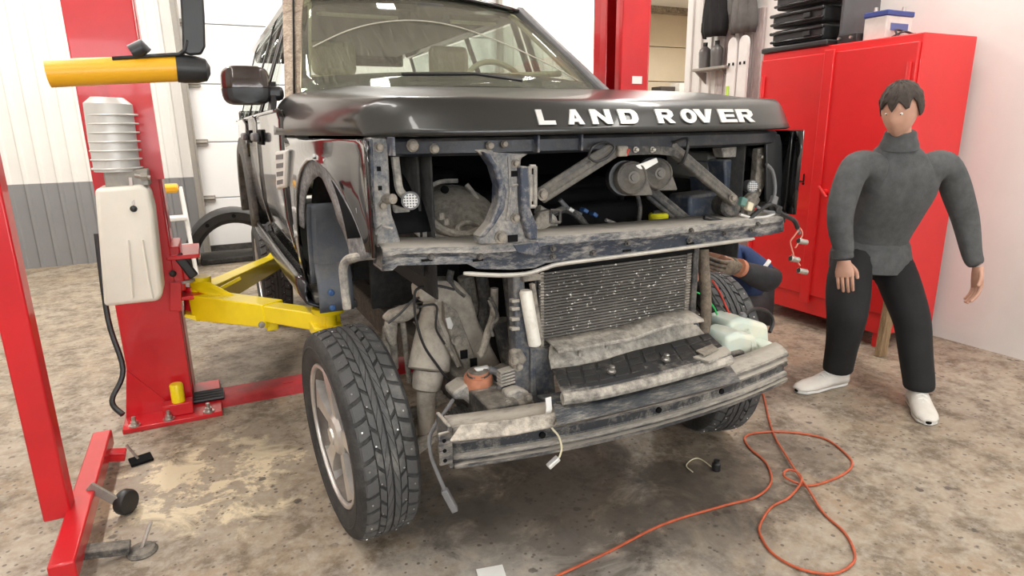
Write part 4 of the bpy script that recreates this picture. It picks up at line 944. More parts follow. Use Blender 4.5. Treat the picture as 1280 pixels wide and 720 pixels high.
# --- bumper reinforcement beam
def bv(u): return -.478-.078*max(0, 1-(u/.665)**2)
us = [-.652+1.312*k/28 for k in range(29)]
def zc(u): return .0*u
PROF = [(.06, .562), (.03, .556), (.004, .542), (.0, .536), (.0, .528), (.012, .522), (.004, .515), (.0, .510), (.0, .505), (.016, .501), (.016, .469), (.0, .464), (-.004, .456), (-.002, .450), (.014, .446), (-.008, .441), (-.008, .432), (.015, .426), (.07, .426)]
bm_ = obj('bumper_beam', G().sheet([[(u, bv(u)+dv, z-.0) for u in us] for dv, z in PROF]), 'bumper', ch, smooth=.35, solid=.004)
for px, py in ((680, 566), (818, 528), (900, 503)):
    u = at(px, py, v=-.53).x; obj('hole', G().lathe([(.010, 0), (.010, .008)], (u, bv(u)+.005, .485), (0, 1, 0), 12), 'dark', bm_)
obj('web_shade_strip', G().sheet([[(u, bv(u)+dv, z) for u in us] for dv, z in ((.009, .5025), (.0125, .499), (.0125, .471), (.009, .4675))]), 'webshade', bm_, solid=.003)  # darker strip: recess shade put into the colour, with thinner dust too
ep = obj('end_bracket', G().box((-.660, -.44, .50), (.012, .10, .13)).box((-.677, -.487, .50), (.035, .008, .10)), 'bumper', bm_, bevel=.004)
for z in (.465, .495, .525): obj('hole', G().lathe([(.006, 0), (.006, .004)], (-.679, -.4925, z), (0, 1, 0), 8), 'dark', ep)
# top cover strip on the seen side, with flaked dirt
def strip(name, pts, mat, par, th=.006, **k):
    lp = [at(x, y, z=z) for x, y, z in pts]; return obj(name, G().prism(lp, (0, 0, -th)), mat, par, **k)
tcv = strip('beam_top_plate', [(562, 549, .555), (575, 530, .575), (640, 523, .572), (700, 513, .572), (692, 545-14, .556), (640, 541, .556)], 'plateTop', ch, .01, bevel=.004)
for sd in (-1, 1): obj('beam_carrier', G().bar((sd*.46, -.42, .50), (sd*.46, -.25, .50), .10, .11), 'darkcast', ch, bevel=.008)
# second plate between tray and beam
ff = [(697, 531), (745, 521), (800, 508), (860, 493), (900, 483), (925, 476)]; bb_ = [(692, 506), (745, 498), (800, 485), (860, 471), (895, 462), (912, 457)]
rows = [[at(x, y, z=.570)+V((0, .012, -.010)) for x, y in ff], [at(x, y, z=.572) for x, y in ff], [at(x, y, z=.572) for x, y in bb_], [at(x, y, z=.572)+V((0, .10, -.012)) for x, y in bb_]]
lp = obj('lower_deflector', G().sheet(rows), 'deflector', ch, solid=.006)
for k in range(12):
    t = (k+.5)/12; a = rows[2][0].lerp(rows[2][-1], t)
# --- plastic tray with moulded tiles, riser and lip
def tray_pt(s, t):   # s 0..1 across, t 0 front edge .. 1 at the riser
    fx = smooth_path([(702, 490, 0), (745, 484, 0), (800, 472, 0), (860, 457, 0), (912, 442, 0)], 4); bx = smooth_path([(690, 462, 0), (740, 455, 0), (790, 440, 0), (840, 428, 0), (885, 417, 0)], 4)
    i = min(int(s*16), 15); f = s*16-i
    a = fx[i].lerp(fx[i+1], f); b = bx[i].lerp(bx[i+1], f)
    return at(a.x, a.y, z=.622).lerp(at(b.x, b.y, z=.632), t)
S_ = [k/24 for k in range(25)]
rows = [[tray_pt(s, 0)+V((0, .03, -.045)) for s in S_], [tray_pt(s, 0)+V((0, .004, -.032)) for s in S_], [tray_pt(s, 0)+V((0, -.004, -.014)) for s in S_], [tray_pt(s, 0)+V((0, .002, .002)) for s in S_], [tray_pt(s, .10) for s in S_], [tray_pt(s, .5) for s in S_], [tray_pt(s, 1) for s in S_]]
tray = obj('splash_tray', G().sheet(rows), 'traydust', ch, smooth=.6, solid=.005)
obj('tray_edge', G().tube([tray_pt(s, 0)+V((0, -.004, -.020)) for s in S_], .018, 10), 'riser', tray)
g = G()
for i in range(11):
    for j in range(3):
        s0, s1 = (i+.08)/11, (i+.92)/11; t0, t1 = .16+.27*j+.02, .16+.27*(j+1)-.02
        if (i+j*3) % 7 == 6: continue
        q = [tray_pt(s0, t0), tray_pt(s1, t0), tray_pt(s1, t1), tray_pt(s0, t1)]
        g.prism([p+V((0, 0, -.001)) for p in q], (0, 0, .007))
obj('moulded_tiles', g, 'traytile', tray, smooth=0, bevel=.002)
for x, y in ((764, 465), (832, 450)): p = at(x, y, z=.636); obj('tray_bolt', G().lathe([(.014, 0), (.014, .006), (.009, .006), (.009, .02), (.005, .022)], p, (0, -.2, 1), 10), 'steel', tray)
wav = [(690, 434), (720, 430), (750, 424), (785, 418), (805, 410), (830, 402), (870, 396)]
top = [at(x, y, v=-.385) for x, y in wav]; low = [tray_pt(k/6*.97, 1)+V((0, .004, .0)) for k in range(7)]
mid = [a.lerp(b, .5)+V((0, .02+.006*math.sin(i*2.4), 0)) for i, (a, b) in enumerate(zip(top, low))]
ri = obj('tray_riser', G().sheet([low, mid, [p+V((0, .012, 0)) for p in top], [p+V((0, -.002, .006)) for p in top]]), 'riser', tray, solid=.006)
obj('riser_lip', G().sheet([[p+V((0, .05, .012)) for p in top], [p+V((0, .01, .008)) for p in top], [p+V((0, -.035, .0)) for p in top], [p+V((0, -.038, -.008)) for p in top]]), 'riser', tray, solid=.006, smooth=.7)
for k in (2, 3): 
    p = mid[k-1].lerp(mid[k], .5); obj('moulded_rib', G().tube([p+V((-.03, -.012, .03)), p+V((-.03, -.014, -.03))], .005, 6), 'riser', tray)
obj('tray_side', G().prism([at(x, y, v=-.36) for x, y in ((866, 398), (872, 396), (880, 430), (892, 425), (890, 436), (868, 432))], (0, .03, 0)), 'bluemetal', tray, bevel=.004)
# --- radiator and its frame
rad = obj('radiator', G().box((0.0, -.315, .80), (.62, .03, .30)), 'radcore', ch, bevel=.004)
g = G()
for k in range(26): g.box((0, -.334, .672+.0098*k), (.60, .012, .0066))
obj('fins', g, 'radfin', rad, smooth=0)['kind'] = 'stuff'
g = G()
for k in range(26): g.box((-.290, -.338, .676+.0098*k), (.012, .012, .006)).box((.290, -.338, .676+.0098*k), (.02, .012, .006))
obj('fin_ends', g, 'castdust', rad, smooth=0)['kind'] = 'stuff'
obj('side_tank', G().box((.318, -.33, .80), (.022, .04, .31)), 'darkcast', rad, bevel=.006)
obj('top_tank', G().box((0, -.32, .945), (.66, .05, .05)), 'dark', rad, bevel=.01)
p0, p1 = at(657, 364, v=-.37), at(668.5, 432, v=-.37)
tk = obj('dryer_bottle', G().tube([p0+V((0, 0, .003)), p0-V((0, 0, .002)), p1+V((0, 0, .004)), p1], [.016, .0195, .020, .016], 16), 'offwhite', rad)
obj('dryer_strip', G().bar(p0+V((.022, .0, .02)), p1+V((.022, 0, 0)), .016, .012), 'castdust', rad)
cl = plate('radiator_post', [(642, 345), (656, 345), (660, 400), (666, 434), (690, 436), (696, 500), (688, 520), (648, 522), (644, 470), (646, 430)], -.35, .05, 'bluepost', ch, .008)
plate('post_ridge', [(664, 436), (670, 436), (672, 512), (664, 514)], -.365, .02, 'bluepost', cl)
for x, y in ((650, 375), (652, 385), (654, 398), (655, 410)): plate('fin_rib', [(640, y), (650, y-1), (650, y+3), (640, y+4)], -.355, .02, 'greymetal', cl, .002)
plate('post_cap', [(653, 345), (676, 342), (678, 350), (655, 353)], -.37, .02, 'castdust', cl)
# grey chunks at the foot of the post
for pts, v, th, mt in (([(635, 492), (650, 486), (662, 490), (665, 505), (650, 515), (634, 510)], -.38, .05, 'greymetal'), ([(626, 470), (640, 462), (652, 468), (650, 488), (630, 490)], -.30, .08, 'darkcast'), ([(640, 440), (652, 436), (660, 450), (650, 462), (640, 460)], -.36, .03, 'castdust'), ([(630, 505), (668, 500), (672, 520), (628, 530)], -.40, .10, 'castdust')):
    plate('bracket', pts, v, th, mt, ch, .008)
for x, y in ((634, 503), (660, 497), (643, 450), (648, 458)): bolt(x, y, -.40, .010, ch, 'castdust')
for k in range(5): plate('cooler_fin', [(626, 466+4*k), (652, 458+4*k), (652, 460+4*k), (626, 468+4*k)], -.345, .03, 'greymetal', ch, 0)
# --- suspension on the seen side
def fr(px, py, v): return at(px, py, v=v)
a, b, c_, d = fr(548, 372, .02), fr(536, 462, -.06), fr(533, 486, -.07), fr(532, 545, -.08)
ab = obj('air_spring', G().tube([a, a.lerp(b, .25), a.lerp(b, .6), a.lerp(b, .93), b, b+(b-a)*.02], [.046, .056, .065, .071, .071, .060], 20), 'springdust', ch)
obj('spring_collar', G().tube([b, b+(c_-b)*.2, b+(c_-b)*.75, c_, c_+(c_-b)*.1], [.050, .052, .050, .047, .036], 20), 'springdust', ab)
obj('damper_rod', G().tube([c_, c_.lerp(d, .5), d], [.034, .031, .026], 16), 'springdust', ab)
obj('seam', G().tube([a.lerp(b, .84)+V((math.cos(q)*.0655, math.sin(q)*.0655, 0)) for q in [2*math.pi*k/20 for k in range(20)]], .002, 5, closed=True), 'castdust', ab)
tw = plate('spring_tower', [(524, 362), (536, 352), (572, 352), (590, 372), (600, 405), (618, 440), (630, 462), (622, 480), (600, 486), (586, 480), (572, 452), (560, 425), (552, 398), (548, 380), (526, 378)], -.06, .10, 'springdust', ch, .01)
plate('tower_web', [(556, 378), (572, 390), (592, 440), (600, 478), (588, 478), (570, 436), (556, 402)], -.09, .04, 'castdust', tw, .004)
obj('tower_rib', G().tube(smooth_path([fr(546, 362, -.09), fr(545, 395, -.10), fr(556, 425, -.11), fr(573, 458, -.12)]), .006, 8), 'castdust', tw)
for x, y in ((580, 443), (592, 453)): hole(x, y, -.095, .025, .03, tw)
bolt(571, 424, -.09, .014, tw)
obj('tag_plate', G().prism([fr(x, y, -.10) for x, y in ((557, 398), (563, 396), (567, 406), (565, 412), (560, 411))], (0, .004, 0)), 'vent', tw, bevel=.003)
ua = plate('upper_arm', [(480, 402), (490, 392), (512, 384), (524, 380), (526, 392), (512, 402), (494, 406)], .0, .06, 'castdust', ch, .012)
obj('ball_joint', G().tube([fr(489, 402, .01), fr(488, 412, .01), fr(489, 424, .01), fr(492, 430, .01)], [.022, .024, .018, .012], 14), 'castdust', ua)
obj('knuckle_rod', G().tube([fr(503, 402, .02), fr(506, 425, .03), fr(512, 478, .03)], .010, 10), 'castdust', ua)
obj('knuckle_rod', G().tube([fr(492, 430, .03), fr(494, 460, .05)], .012, 10), 'castdust', ua)
obj('steering_knuckle', G().tube([(-.69, .03, .24), (-.70, .03, .42), (-.69, .05, .60), (-.68, .05, .70)], [.03, .042, .02, .014], 12), 'castdust', ch)
obj('drive_shaft', G().tube([(-.66, 0, .38), (-.40, .02, .42), (-.2, .05, .44)], .02, 10), 'castdust', ch)
la = plate('lower_arm', [(498, 572), (530, 548), (560, 530), (566, 540), (540, 558), (505, 585)], -.12, .05, 'castdust', ch, .012)
obj('lower_arm_bar', G().tube([fr(505, 560, .05), fr(540, 500, .05), fr(565, 487, .02)], .020, 10), 'castdust', ch)
g = G(); pa, pb = fr(553, 538, -.22), fr(592, 512, -.20); pts = []; rs = []
for k in range(33): pts.append(pa.lerp(pb, k/32)); rs.append(lerp(.022, .040, min(1, k/16))+(.004 if k % 3 == 1 else -.003))
obj('steering_bellows', G().tube(pts, rs, 18), 'rubber', ch, smooth=.9)
obj('tie_rod', G().tube([fr(500, 562, -.16), fr(553, 538, -.22)], .010, 10), 'castdust', ch)
obj('rack_housing', G().tube([fr(592, 512, -.20), fr(650, 500, -.2)], .045, 14), 'darkcast', ch)
# body mount with orange bush
mb = plate('mount_bracket', [(566, 492), (582, 481), (612, 481), (640, 476), (636, 490), (622, 520), (604, 528), (596, 512), (580, 500), (568, 500)], -.26, .08, 'greymetal', ch, .008)
c = fr(598, 478, -.245)
bu = obj('body_mount_bush', G().lathe([(.044, -.012), (.046, 0), (.046, .022), (.043, .028), (.034, .029), (.033, .04), (.018, .043), (.017, .036), (.001, .036)], c, (-.05, -.12, 1), 24), 'orange', ch)
obj('bush_cap', G().lathe([(.037, .0), (.037, .008), (.030, .014), (.018, .016), (.016, .012), (.001, .012)], c+V((0, 0, .028)), (-.05, -.12, 1), 24), 'darkcast', bu)
obj('white_clip', G().prism([fr(x, y, -.25) for x, y in ((594, 462), (612, 458), (617, 472), (612, 480), (602, 470))], (0, .02, 0)), 'white', ch, bevel=.004)
obj('brake_hose', G().tube(smooth_path([fr(612, 462, -.27), fr(622, 466, -.28), fr(628, 478, -.30), (fr(624, 490, -.30)), fr(624, 505, -.30), fr(628, 525, -.32)]), .012, 10), 'gray', ch)
# hoses and struts between spring and radiator
for pts, v, r, mt in (([(602, 345), (606, 385), (600, 410), (606, 432), (612, 450)], -.02, .022, 'darkcast'), ([(582, 345), (588, 380), (594, 410), (600, 440)], .05, .03, 'castdust'), ([(618, 360), (617, 392), (610, 415), (603, 440), (598, 445)], -.18, .013, 'castdust'), ([(612, 372), (618, 382), (622, 398), (614, 408), (616, 420)], -.22, .006, 'darkcast'), ([(636, 345), (640, 380), (644, 430), (640, 460)], -.2, .022, 'darkcast'), ([(626, 400), (634, 440), (642, 470)], -.1, .03, 'darkcast'), ([(564, 338), (562, 350), (570, 362), (580, 370)], -.05, .012, 'darkcast')):
    obj('hose', G().tube(smooth_path([fr(x, y, v) for x, y in pts]), r, 10), mt, ch)
obj('hose_clip', G().prism([fr(x, y, -.22) for x, y in ((610, 376), (614, 374), (622, 392), (618, 396))], (0, .006, 0)), 'castdust', ch)
for pts, v, r in (([(568, 362), (545, 357), (524, 360), (518, 370), (520, 400), (530, 432), (546, 456), (560, 474), (576, 486)], -.14, .0045), ([(521, 385), (535, 381), (546, 384), (545, 410), (556, 430)], -.14, .004), ([(485, 404), (500, 392), (515, 376), (524, 372)], -.05, .004)):
    obj('brake_pipe', G().tube(smooth_path([fr(x, y, v) for x, y in pts]), r, 7), 'blackplastic', ch)
# hanging lead with its plug
obj('hanging_lead', G().tube(smooth_path([fr(566, 500, -.30), fr(556, 515, -.34), fr(545, 530, -.36), fr(537, 548, -.40), fr(539, 570, -.42), fr(547, 592, -.43), fr(553, 606, -.44), fr(556, 613, -.44)]), .006, 8), 'gray', ch)
pl = obj('lead_plug', G().bar(fr(555, 612, -.44), fr(569, 638, -.45), .026, .020), 'gray', ch, bevel=.004)
for dx in (-3, 3): obj('lead_wire', G().tube([fr(555, 611, -.44), fr(557+dx, 620, -.445)], .0025, 6), 'gray', pl)
# small lead tied round the beam
obj('tie_wire', G().tube(smooth_path([fr(690, 520, -.53), fr(689, 533, -.56), fr(698, 545, -.565), fr(702, 560, -.565), fr(699, 572, -.565)]), .003, 6), 'cream', ch)
obj('clear_plug', G().bar(fr(698, 572, -.565), fr(685, 584, -.565), .018, .014), 'vent', ch, bevel=.003)
obj('paper_tag', G().prism([fr(x, y, -.54) for x, y in ((682, 498), (689, 496), (690, 512), (687, 524), (682, 525), (683, 510))], (0, .002, 0)), 'white', ch)
# --- the far side: hoses, mount, reservoir
obj('radiator_hose', G().tube(smooth_path([fr(879, 312, -.30), fr(880, 335, -.31), fr(882, 365, -.32), fr(882, 400, -.33), fr(878, 425, -.34), fr(874, 436, -.34)]), [.020]*31, 12), 'hose', ch)
obj('hose_end', G().tube(smooth_path([fr(862, 330, -.31), fr(868, 338, -.32), fr(870, 350, -.30)]), .010, 8), 'pinkhose', ch)
c = fr(897, 424, -.24)
b2 = obj('body_mount_bush', G().lathe([(.044, -.02), (.046, -.01), (.046, .014), (.040, .018), (.001, .018)], c, (0, 0, 1), 24), 'orange', ch)
obj('bush_cap', G().lathe([(.05, .0), (.05, .008), (.03, .016), (.012, .02), (.001, .02)], c+V((0, 0, .018)), (0, 0, 1), 24), 'blackplastic', b2)
plate('mount_bracket', [(868, 418), (884, 426), (912, 428), (918, 440), (880, 442), (868, 436)], -.25, .09, 'darkcast', ch, .008)
for pts, mt in (([(862, 362), (880, 370), (892, 384), (898, 400), (897, 416)], 'greenwire'), ([(890, 350), (900, 366), (908, 384), (916, 400), (922, 410)], 'redwire'), ([(884, 352), (894, 372), (908, 392), (918, 404)], 'darkcast')):
    obj('wire', G().tube(smooth_path([fr(x, y, -.2) for x, y in pts]), .0035, 6), mt, ch)
strip('scrap_plates', [(866, 446, .63), (906, 432, .635), (914, 440, .63), (886, 452, .63)], 'greymetal', ch, .006)
strip('scrap_plates', [(870, 438, .64), (890, 430, .64), (898, 436, .64), (880, 444, .64)], 'castdust', ch, .004)
def pxbox(name, pts, v, th, mat, par, bv_=.012): return plate(name, pts, v, th, mat, par, bv_, seg=3)
rb = pxbox('washer_reservoir', [(908, 422), (926, 416), (946, 420), (952, 440), (950, 452), (916, 458), (906, 448)], -.40, .14, 'washer', ch, .02)
rb['label'] = 'translucent pale green washer fluid bottle'
pxbox('tank_upper', [(912, 404), (930, 398), (962, 406), (964, 438), (944, 442), (936, 424), (914, 420)], -.30, .14, 'washer', rb, .02)
pxbox('tank_end', [(950, 430), (966, 428), (979, 436), (978, 452), (960, 458), (950, 452)], -.36, .12, 'washer', rb, .015)
obj('seam', G().tube([fr(936, 412, -.31), fr(940, 428, -.40), fr(942, 452, -.41)], .004, 6), 'washer', rb)
obj('pump_port', G().lathe([(.016, 0), (.016, .02), (.01, .03)], fr(928, 400, -.24), (0, 0, 1), 12), 'gray', rb)
nk = [fr(940, 402, -.22)+V((math.cos(q)*.055, math.sin(q)*.02, math.sin(q)*.045)) for q in [2*math.pi*k/24 for k in range(24)]]
plate('beam_end_cover', [(950, 462), (982, 449), (986, 456), (965, 468), (950, 470)], -.47, .05, 'trim', ch, .004)
obj('filler_hose', G().tube(smooth_path([fr(930, 402, -.25), fr(934, 390, -.24), fr(946, 386, -.22), (fr(960, 390, -.2)), fr(966, 402, -.2), fr(962, 415, -.22)]), .008, 8), 'blackplastic', rb)
# ------------------------------------------------------------------ two-post lift
liftL = thing('lift_column', (-1.45, 1.5, 0), 'red vehicle lift column with white oil tank and yellow swing arms beside the white overhead door', 'vehicle lift', 'columns of the vehicle lift')
liftR = thing('lift_column', (1.3, 1.5, 0), 'red vehicle lift column with small white label plate, behind the bonnet', 'vehicle lift', 'columns of the vehicle lift')
lift = liftL
PV0, PV1 = 1.35, 1.66
def post(sd, u0, u1):
    """C-section column, open towards the car; u0 = inner side"""
    g = G(); t = .012; o = u1-sd*t
    g.box(((u0+u1)/2, PV0+t/2, 1.95), (abs(u1-u0), t, 3.9)); g.box(((u0+u1)/2, PV1-t/2, 1.95), (abs(u1-u0), t, 3.9)); g.box((u1-sd*t/2, (PV0+PV1)/2, 1.95), (t, PV1-PV0, 3.9))
    g.box((u0+sd*t/2, PV0+.035, 1.95), (t, .07, 3.9)); g.box((u0+sd*t/2, PV1-.07, 1.95), (t, .14, 3.9))
    return obj('post', g, 'red', liftL if sd < 0 else liftR, smooth=0, bevel=.006)
pL = post(-1, -1.36, -1.62); pR = post(1, 1.20, 1.41)
for sd, um, lo, hi, pp in ((-1, -1.44, -1.66, -1.235, pL), (1, 1.36, 1.10, 1.60, pR)):
    bp = obj('base_plate', G().box(((lo+hi)/2, 1.43, .012), (hi-lo, .46, .024)), 'red', liftL if sd < 0 else liftR, bevel=.004)
    for u in (lo+.05, (lo+hi)/2-.02, hi-.06):
        obj('anchor_bolt', G().lathe([(.026, 0), (.026, .006), (.016, .006), (.016, .022), (.009, .022), (.009, .045)], (u, 1.225, .024), (0, 0, 1), 12), 'steel', bp)
    obj('gusset', G().prism([(u1_, 1.345, .024) for u1_ in (um-.24*(1 if sd < 0 else -1)*.9, um)]+[(um-.24*(1 if sd < 0 else -1)*.75, 1.345, .26)], (0, .012, 0)), 'red', bp)
st = obj('stop_block', G().box((-1.425, 1.28, .055), (.13, .07, .06)), 'red', lift, bevel=.004)
obj('rubber_stop', G().lathe([(.03, 0), (.03, .085), (.026, .092)], (-1.42, 1.28, .085), (0, 0, 1), 20), 'yellow', st)
# floor cover between the posts
fc_ = tag(obj('floor_cover', G().prism([(-1.235, 1.30, .0005), (-1.235, 1.335, .022), (-1.235, 1.525, .022), (-1.235, 1.56, .0005)], (2.33, 0, 0)).box((-.9, 1.43, .023), (.05, .02, .003)), 'cover'), 'low scuffed red steel cover plate on the floor between the lift columns', 'floor cover')
cv = obj('cover_end', G().prism([(-1.36, 1.31, .001), (-1.25, 1.31, .001), (-1.24, 1.36, .001), (-1.24, 1.5, .001), (-1.27, 1.55, .001), (-1.36, 1.55, .001)], (0, 0, .012)), 'red', lift)
for k in range(4): obj('hydraulic_line', G().tube([(-1.36, 1.36+.035*k, .035), (-1.22, 1.36+.035*k, .034)], .012, 8), 'blackplastic', lift)
# carriage
def carriage(sd, u0):
    c = obj('carriage', G().box((u0+sd*.10, 1.505, .98), (.16, .27, .9)).box((u0-sd*.01, 1.505, .72), (.06, .30, .22)), 'red', liftL if sd < 0 else liftR, bevel=.008)
    for z in (.58, .78): obj('pivot_bracket', G().box((u0-sd*.05, 1.50, z), (.14, .34, .02)), 'red', c, bevel=.004)
    return c
cL = carriage(-1, -1.36); cR = carriage(1, 1.20)
px_ = [at(212, 352, v=1.34), at(227, 352, v=1.34), at(227, 388, v=1.34), at(212, 388, v=1.34)]
obj('guard_plate', G().prism([p+V((0, -.02, 0)) for p in px_], (0, .03, 0)), 'red', cL, bevel=.004)
obj('lever_knob', G().sphere(at(216, 342, v=1.32), .016, 10), 'blackplastic', cL)
obj('rubber_pad', G().bar(at(221, 318, v=1.36), at(243, 346, v=1.36), .02, .045), 'blackplastic', cL, bevel=.008)
plate('pad_carrier', [(216, 308), (224, 322), (238, 350), (214, 352)], 1.37, .03, 'red', cL)
obj('pin_plate', G().lathe([(.05, 0), (.05, .012), (.03, .012), (.03, .025)], at(230, 352, v=1.40), (0, 0, 1), 16), 'galv', cL)
# swing arms: (pivot, tip) ; the seen front arm is built from the photograph's outline
def arm_section(a, b, w0, h0, name, mat, parent, w1=None, h1=None):
    a, b = V(a), V(b); d = (b-a).normalized(); x = d.cross(V((0, 0, 1))).normalized(); z = x.cross(d); w1 = w1 or w0; h1 = h1 or h0
    r0 = [a+x*sx*w0/2+z*sz*h0/2 for sx, sz in ((-1, -1), (1, -1), (1, 1), (-1, 1))]; r1 = [b+x*sx*w1/2+z*sz*h1/2 for sx, sz in ((-1, -1), (1, -1), (1, 1), (-1, 1))]
    g = G(); g.v = r0+r1; g.f = [[3, 2, 1, 0], [4, 5, 6, 7]]+[[i, (i+1) % 4, 4+(i+1) % 4, 4+i] for i in range(4)]
    return obj(name, g, mat, parent, bevel=.005, smooth=0)
tipc = V((-.795, .46, .60))
piv = at(243, 381, v=1.42)
mid_ = at(343, 392, v=.90); tip = at(416, 402, v=.50)
a1 = arm_section(piv+V((.03, -.02, 0)), mid_, .115, .13, 'swing_arm', 'yellow', lift, .11, .105)
obj('arm_top_plate', G().prism([p+V((0, 0, .0)) for p in (at(236, 352, v=1.42), at(262, 352, v=1.36), at(300, 372, v=1.15), at(272, 380, v=1.28))], (0, 0, -.02)), 'yellow', a1, bevel=.003)
obj('pivot_sleeve', G().tube([at(250, 345, v=1.44), at(252, 375, v=1.44)], .05, 18), 'yellow', a1)
obj('pivot_web', G().prism([at(x, y, v=1.34) for x, y in ((232, 393), (250, 396), (249, 402), (230, 396))], (0, .1, 0)), 'yellow', a1)
obj('pivot_post', G().tube([at(239, 357, v=1.45), at(240, 392, v=1.45)], .035, 16), 'red', a1)
a2 = arm_section(mid_-V((.06, -.10, 0)), tip, .08, .075, 'arm_extension', 'yellow', a1)
obj('arm_collar', G().box(at(340, 404, v=.90), (.05, .04, .06)), 'yellow', a1, bevel=.006)
bolt(327, 406, .86, .010, a1, 'galv')
obj('arm_tip', G().prism([at(x, y, z=.602) for x, y in ((385, 400), (398, 392), (425, 398), (428, 405), (412, 412), (392, 410))], (0, 0, -.05)), 'yellow', a1, bevel=.006)
obj('pad_bolt', G().lathe([(.022, 0), (.022, .05)], (tipc.x, tipc.y+.02, .60), (0, 0, 1), 14), 'yellow', a1)
pc = at(411, 393, v=.50)
pad = obj('lift_pad', G().lathe([(.03, -.05), (.03, -.012), (.062, -.01), (.066, 0), (.066, .012), (.060, .014), (.058, .006), (.001, .006)], (pc.x, pc.y, .662), (0, 0, 1), 28), 'yellow', a1)
# rear arm of the same column
rp0, rp1 = at(255, 372, v=1.55), at(348, 325, v=2.62)
b1 = arm_section(rp0, rp0.lerp(rp1, .95), .11, .12, 'swing_arm', 'yellow', lift, .09, .09)
obj('arm_extension', G().bar(rp0.lerp(rp1, .8), (-.66, 2.75, .60), .06, .06), 'yellow', b1, bevel=.005)
obj('arm_side_rib', G().prism([at(x, y, v=1.5) for x, y in ((262, 366), (300, 346), (302, 349), (262, 371))], (0, .01, 0)), 'yellow', b1)
obj('arm_lug', G().box(rp0.lerp(rp1, .8)+V((-.03, -.05, 0)), (.03, .03, .06)), 'yellow', b1, bevel=.005)
obj('lift_pad', G().lathe([(.02, -.08), (.02, 0), (.05, 0), (.055, .012), (.05, .02), (.001, .02)], (-.66, 2.75, .675), (0, 0, 1), 20), 'yellow', b1)
# arms of the far column
for tv, nm in ((.46, 'f'), (2.75, 'r')):
    a_ = arm_section((1.16, 1.5, .68), (.90, lerp(1.5, tv, .6), .62), .11, .12, 'swing_arm', 'yellow', liftR, .10, .10)
    obj('arm_extension', G().bar((.92, lerp(1.5, tv, .55), .62), (.79, tv, .60), .07, .07), 'yellow', a_, bevel=.005)
    obj('lift_pad', G().lathe([(.02, -.08), (.02, 0), (.06, 0), (.064, .012), (.06, .02), (.001, .02)], (.79, tv, .66), (0, 0, 1), 20), 'yellow', a_)
# label and grey duct on the far column
p = at(796, 100, v=PV0); obj('label_plate', G().box((p.x, PV0-.002, p.z), (.075, .004, .045)), 'white', pR)
obj('cable_duct', G().box((1.44, 1.5, .95), (.05, .06, 1.66)), 'gray', pR, bevel=.004)
# hydraulic power unit on the seen column: tank, motor, lever
tkp = [(158, 232), (178, 232), (188, 238), (193, 262), (203, 372), (196, 378), (158, 382)]
pu = plate('oil_tank', [(118, 236), (176, 231), (186, 238), (192, 262), (204, 368), (198, 377), (130, 384)], 1.08, .20, 'tank', lift, .02, seg=4)
obj('tank_rib', G().tube([at(178, 300, v=1.078), at(186, 350, v=1.078), at(191, 372, v=1.078)], .006, 6), 'tank', pu)
obj('tank_rib', G().tube([at(160, 300, v=1.078), at(166, 372, v=1.078)], .006, 6), 'tank', pu)
vb = obj('valve_block', G().box(at(160, 222, v=1.18), (.16, .12, .07)), 'galv', pu, bevel=.006)
obj('motor', G().tube([at(147, 214, v=1.18), at(141, 176, v=1.18), at(135, 130, v=1.18), at(134, 122, v=1.18)], [.085, .088, .088, .06], 24), 'motor', pu)
for k in range(7): obj('motor_fin', G().tube([at(147-.9*k*1.3, 210-11*k, v=1.18)+V((math.cos(q)*.092, math.sin(q)*.092, 0)) for q in [2*math.pi*j/24 for j in range(24)]], .004, 5, closed=True), 'motor', pu)
lv = obj('release_lever', G().bar(at(163, 222, v=1.10), at(167, 256, v=1.08), .012, .006), 'steel', pu)
obj('lever_ball', G().sphere(at(167, 261, v=1.08), .014, 10), 'blackplastic', lv)
obj('fitting', G().tube([at(168, 219, v=1.12), at(188, 222, v=1.12)], .010, 8), 'steel', pu)
obj('fitting', G().lathe([(.018, 0), (.018, .025)], at(176, 221, v=1.12), (1, 0, 0), 6), 'galv', pu)
obj('mount_plate', G().box(at(170, 160, v=1.31), (.16, .02, .45)), 'red', pu)
# cables hanging behind the column at its foot
obj('hydraulic_hose', G().tube(smooth_path([(-1.66, 1.5, .9), (-1.67, 1.45, .5), (-1.64, 1.4, .25), (-1.70, 1.35, .12), (-1.66, 1.3, .06)]), .013, 8), 'blackplastic', lift)
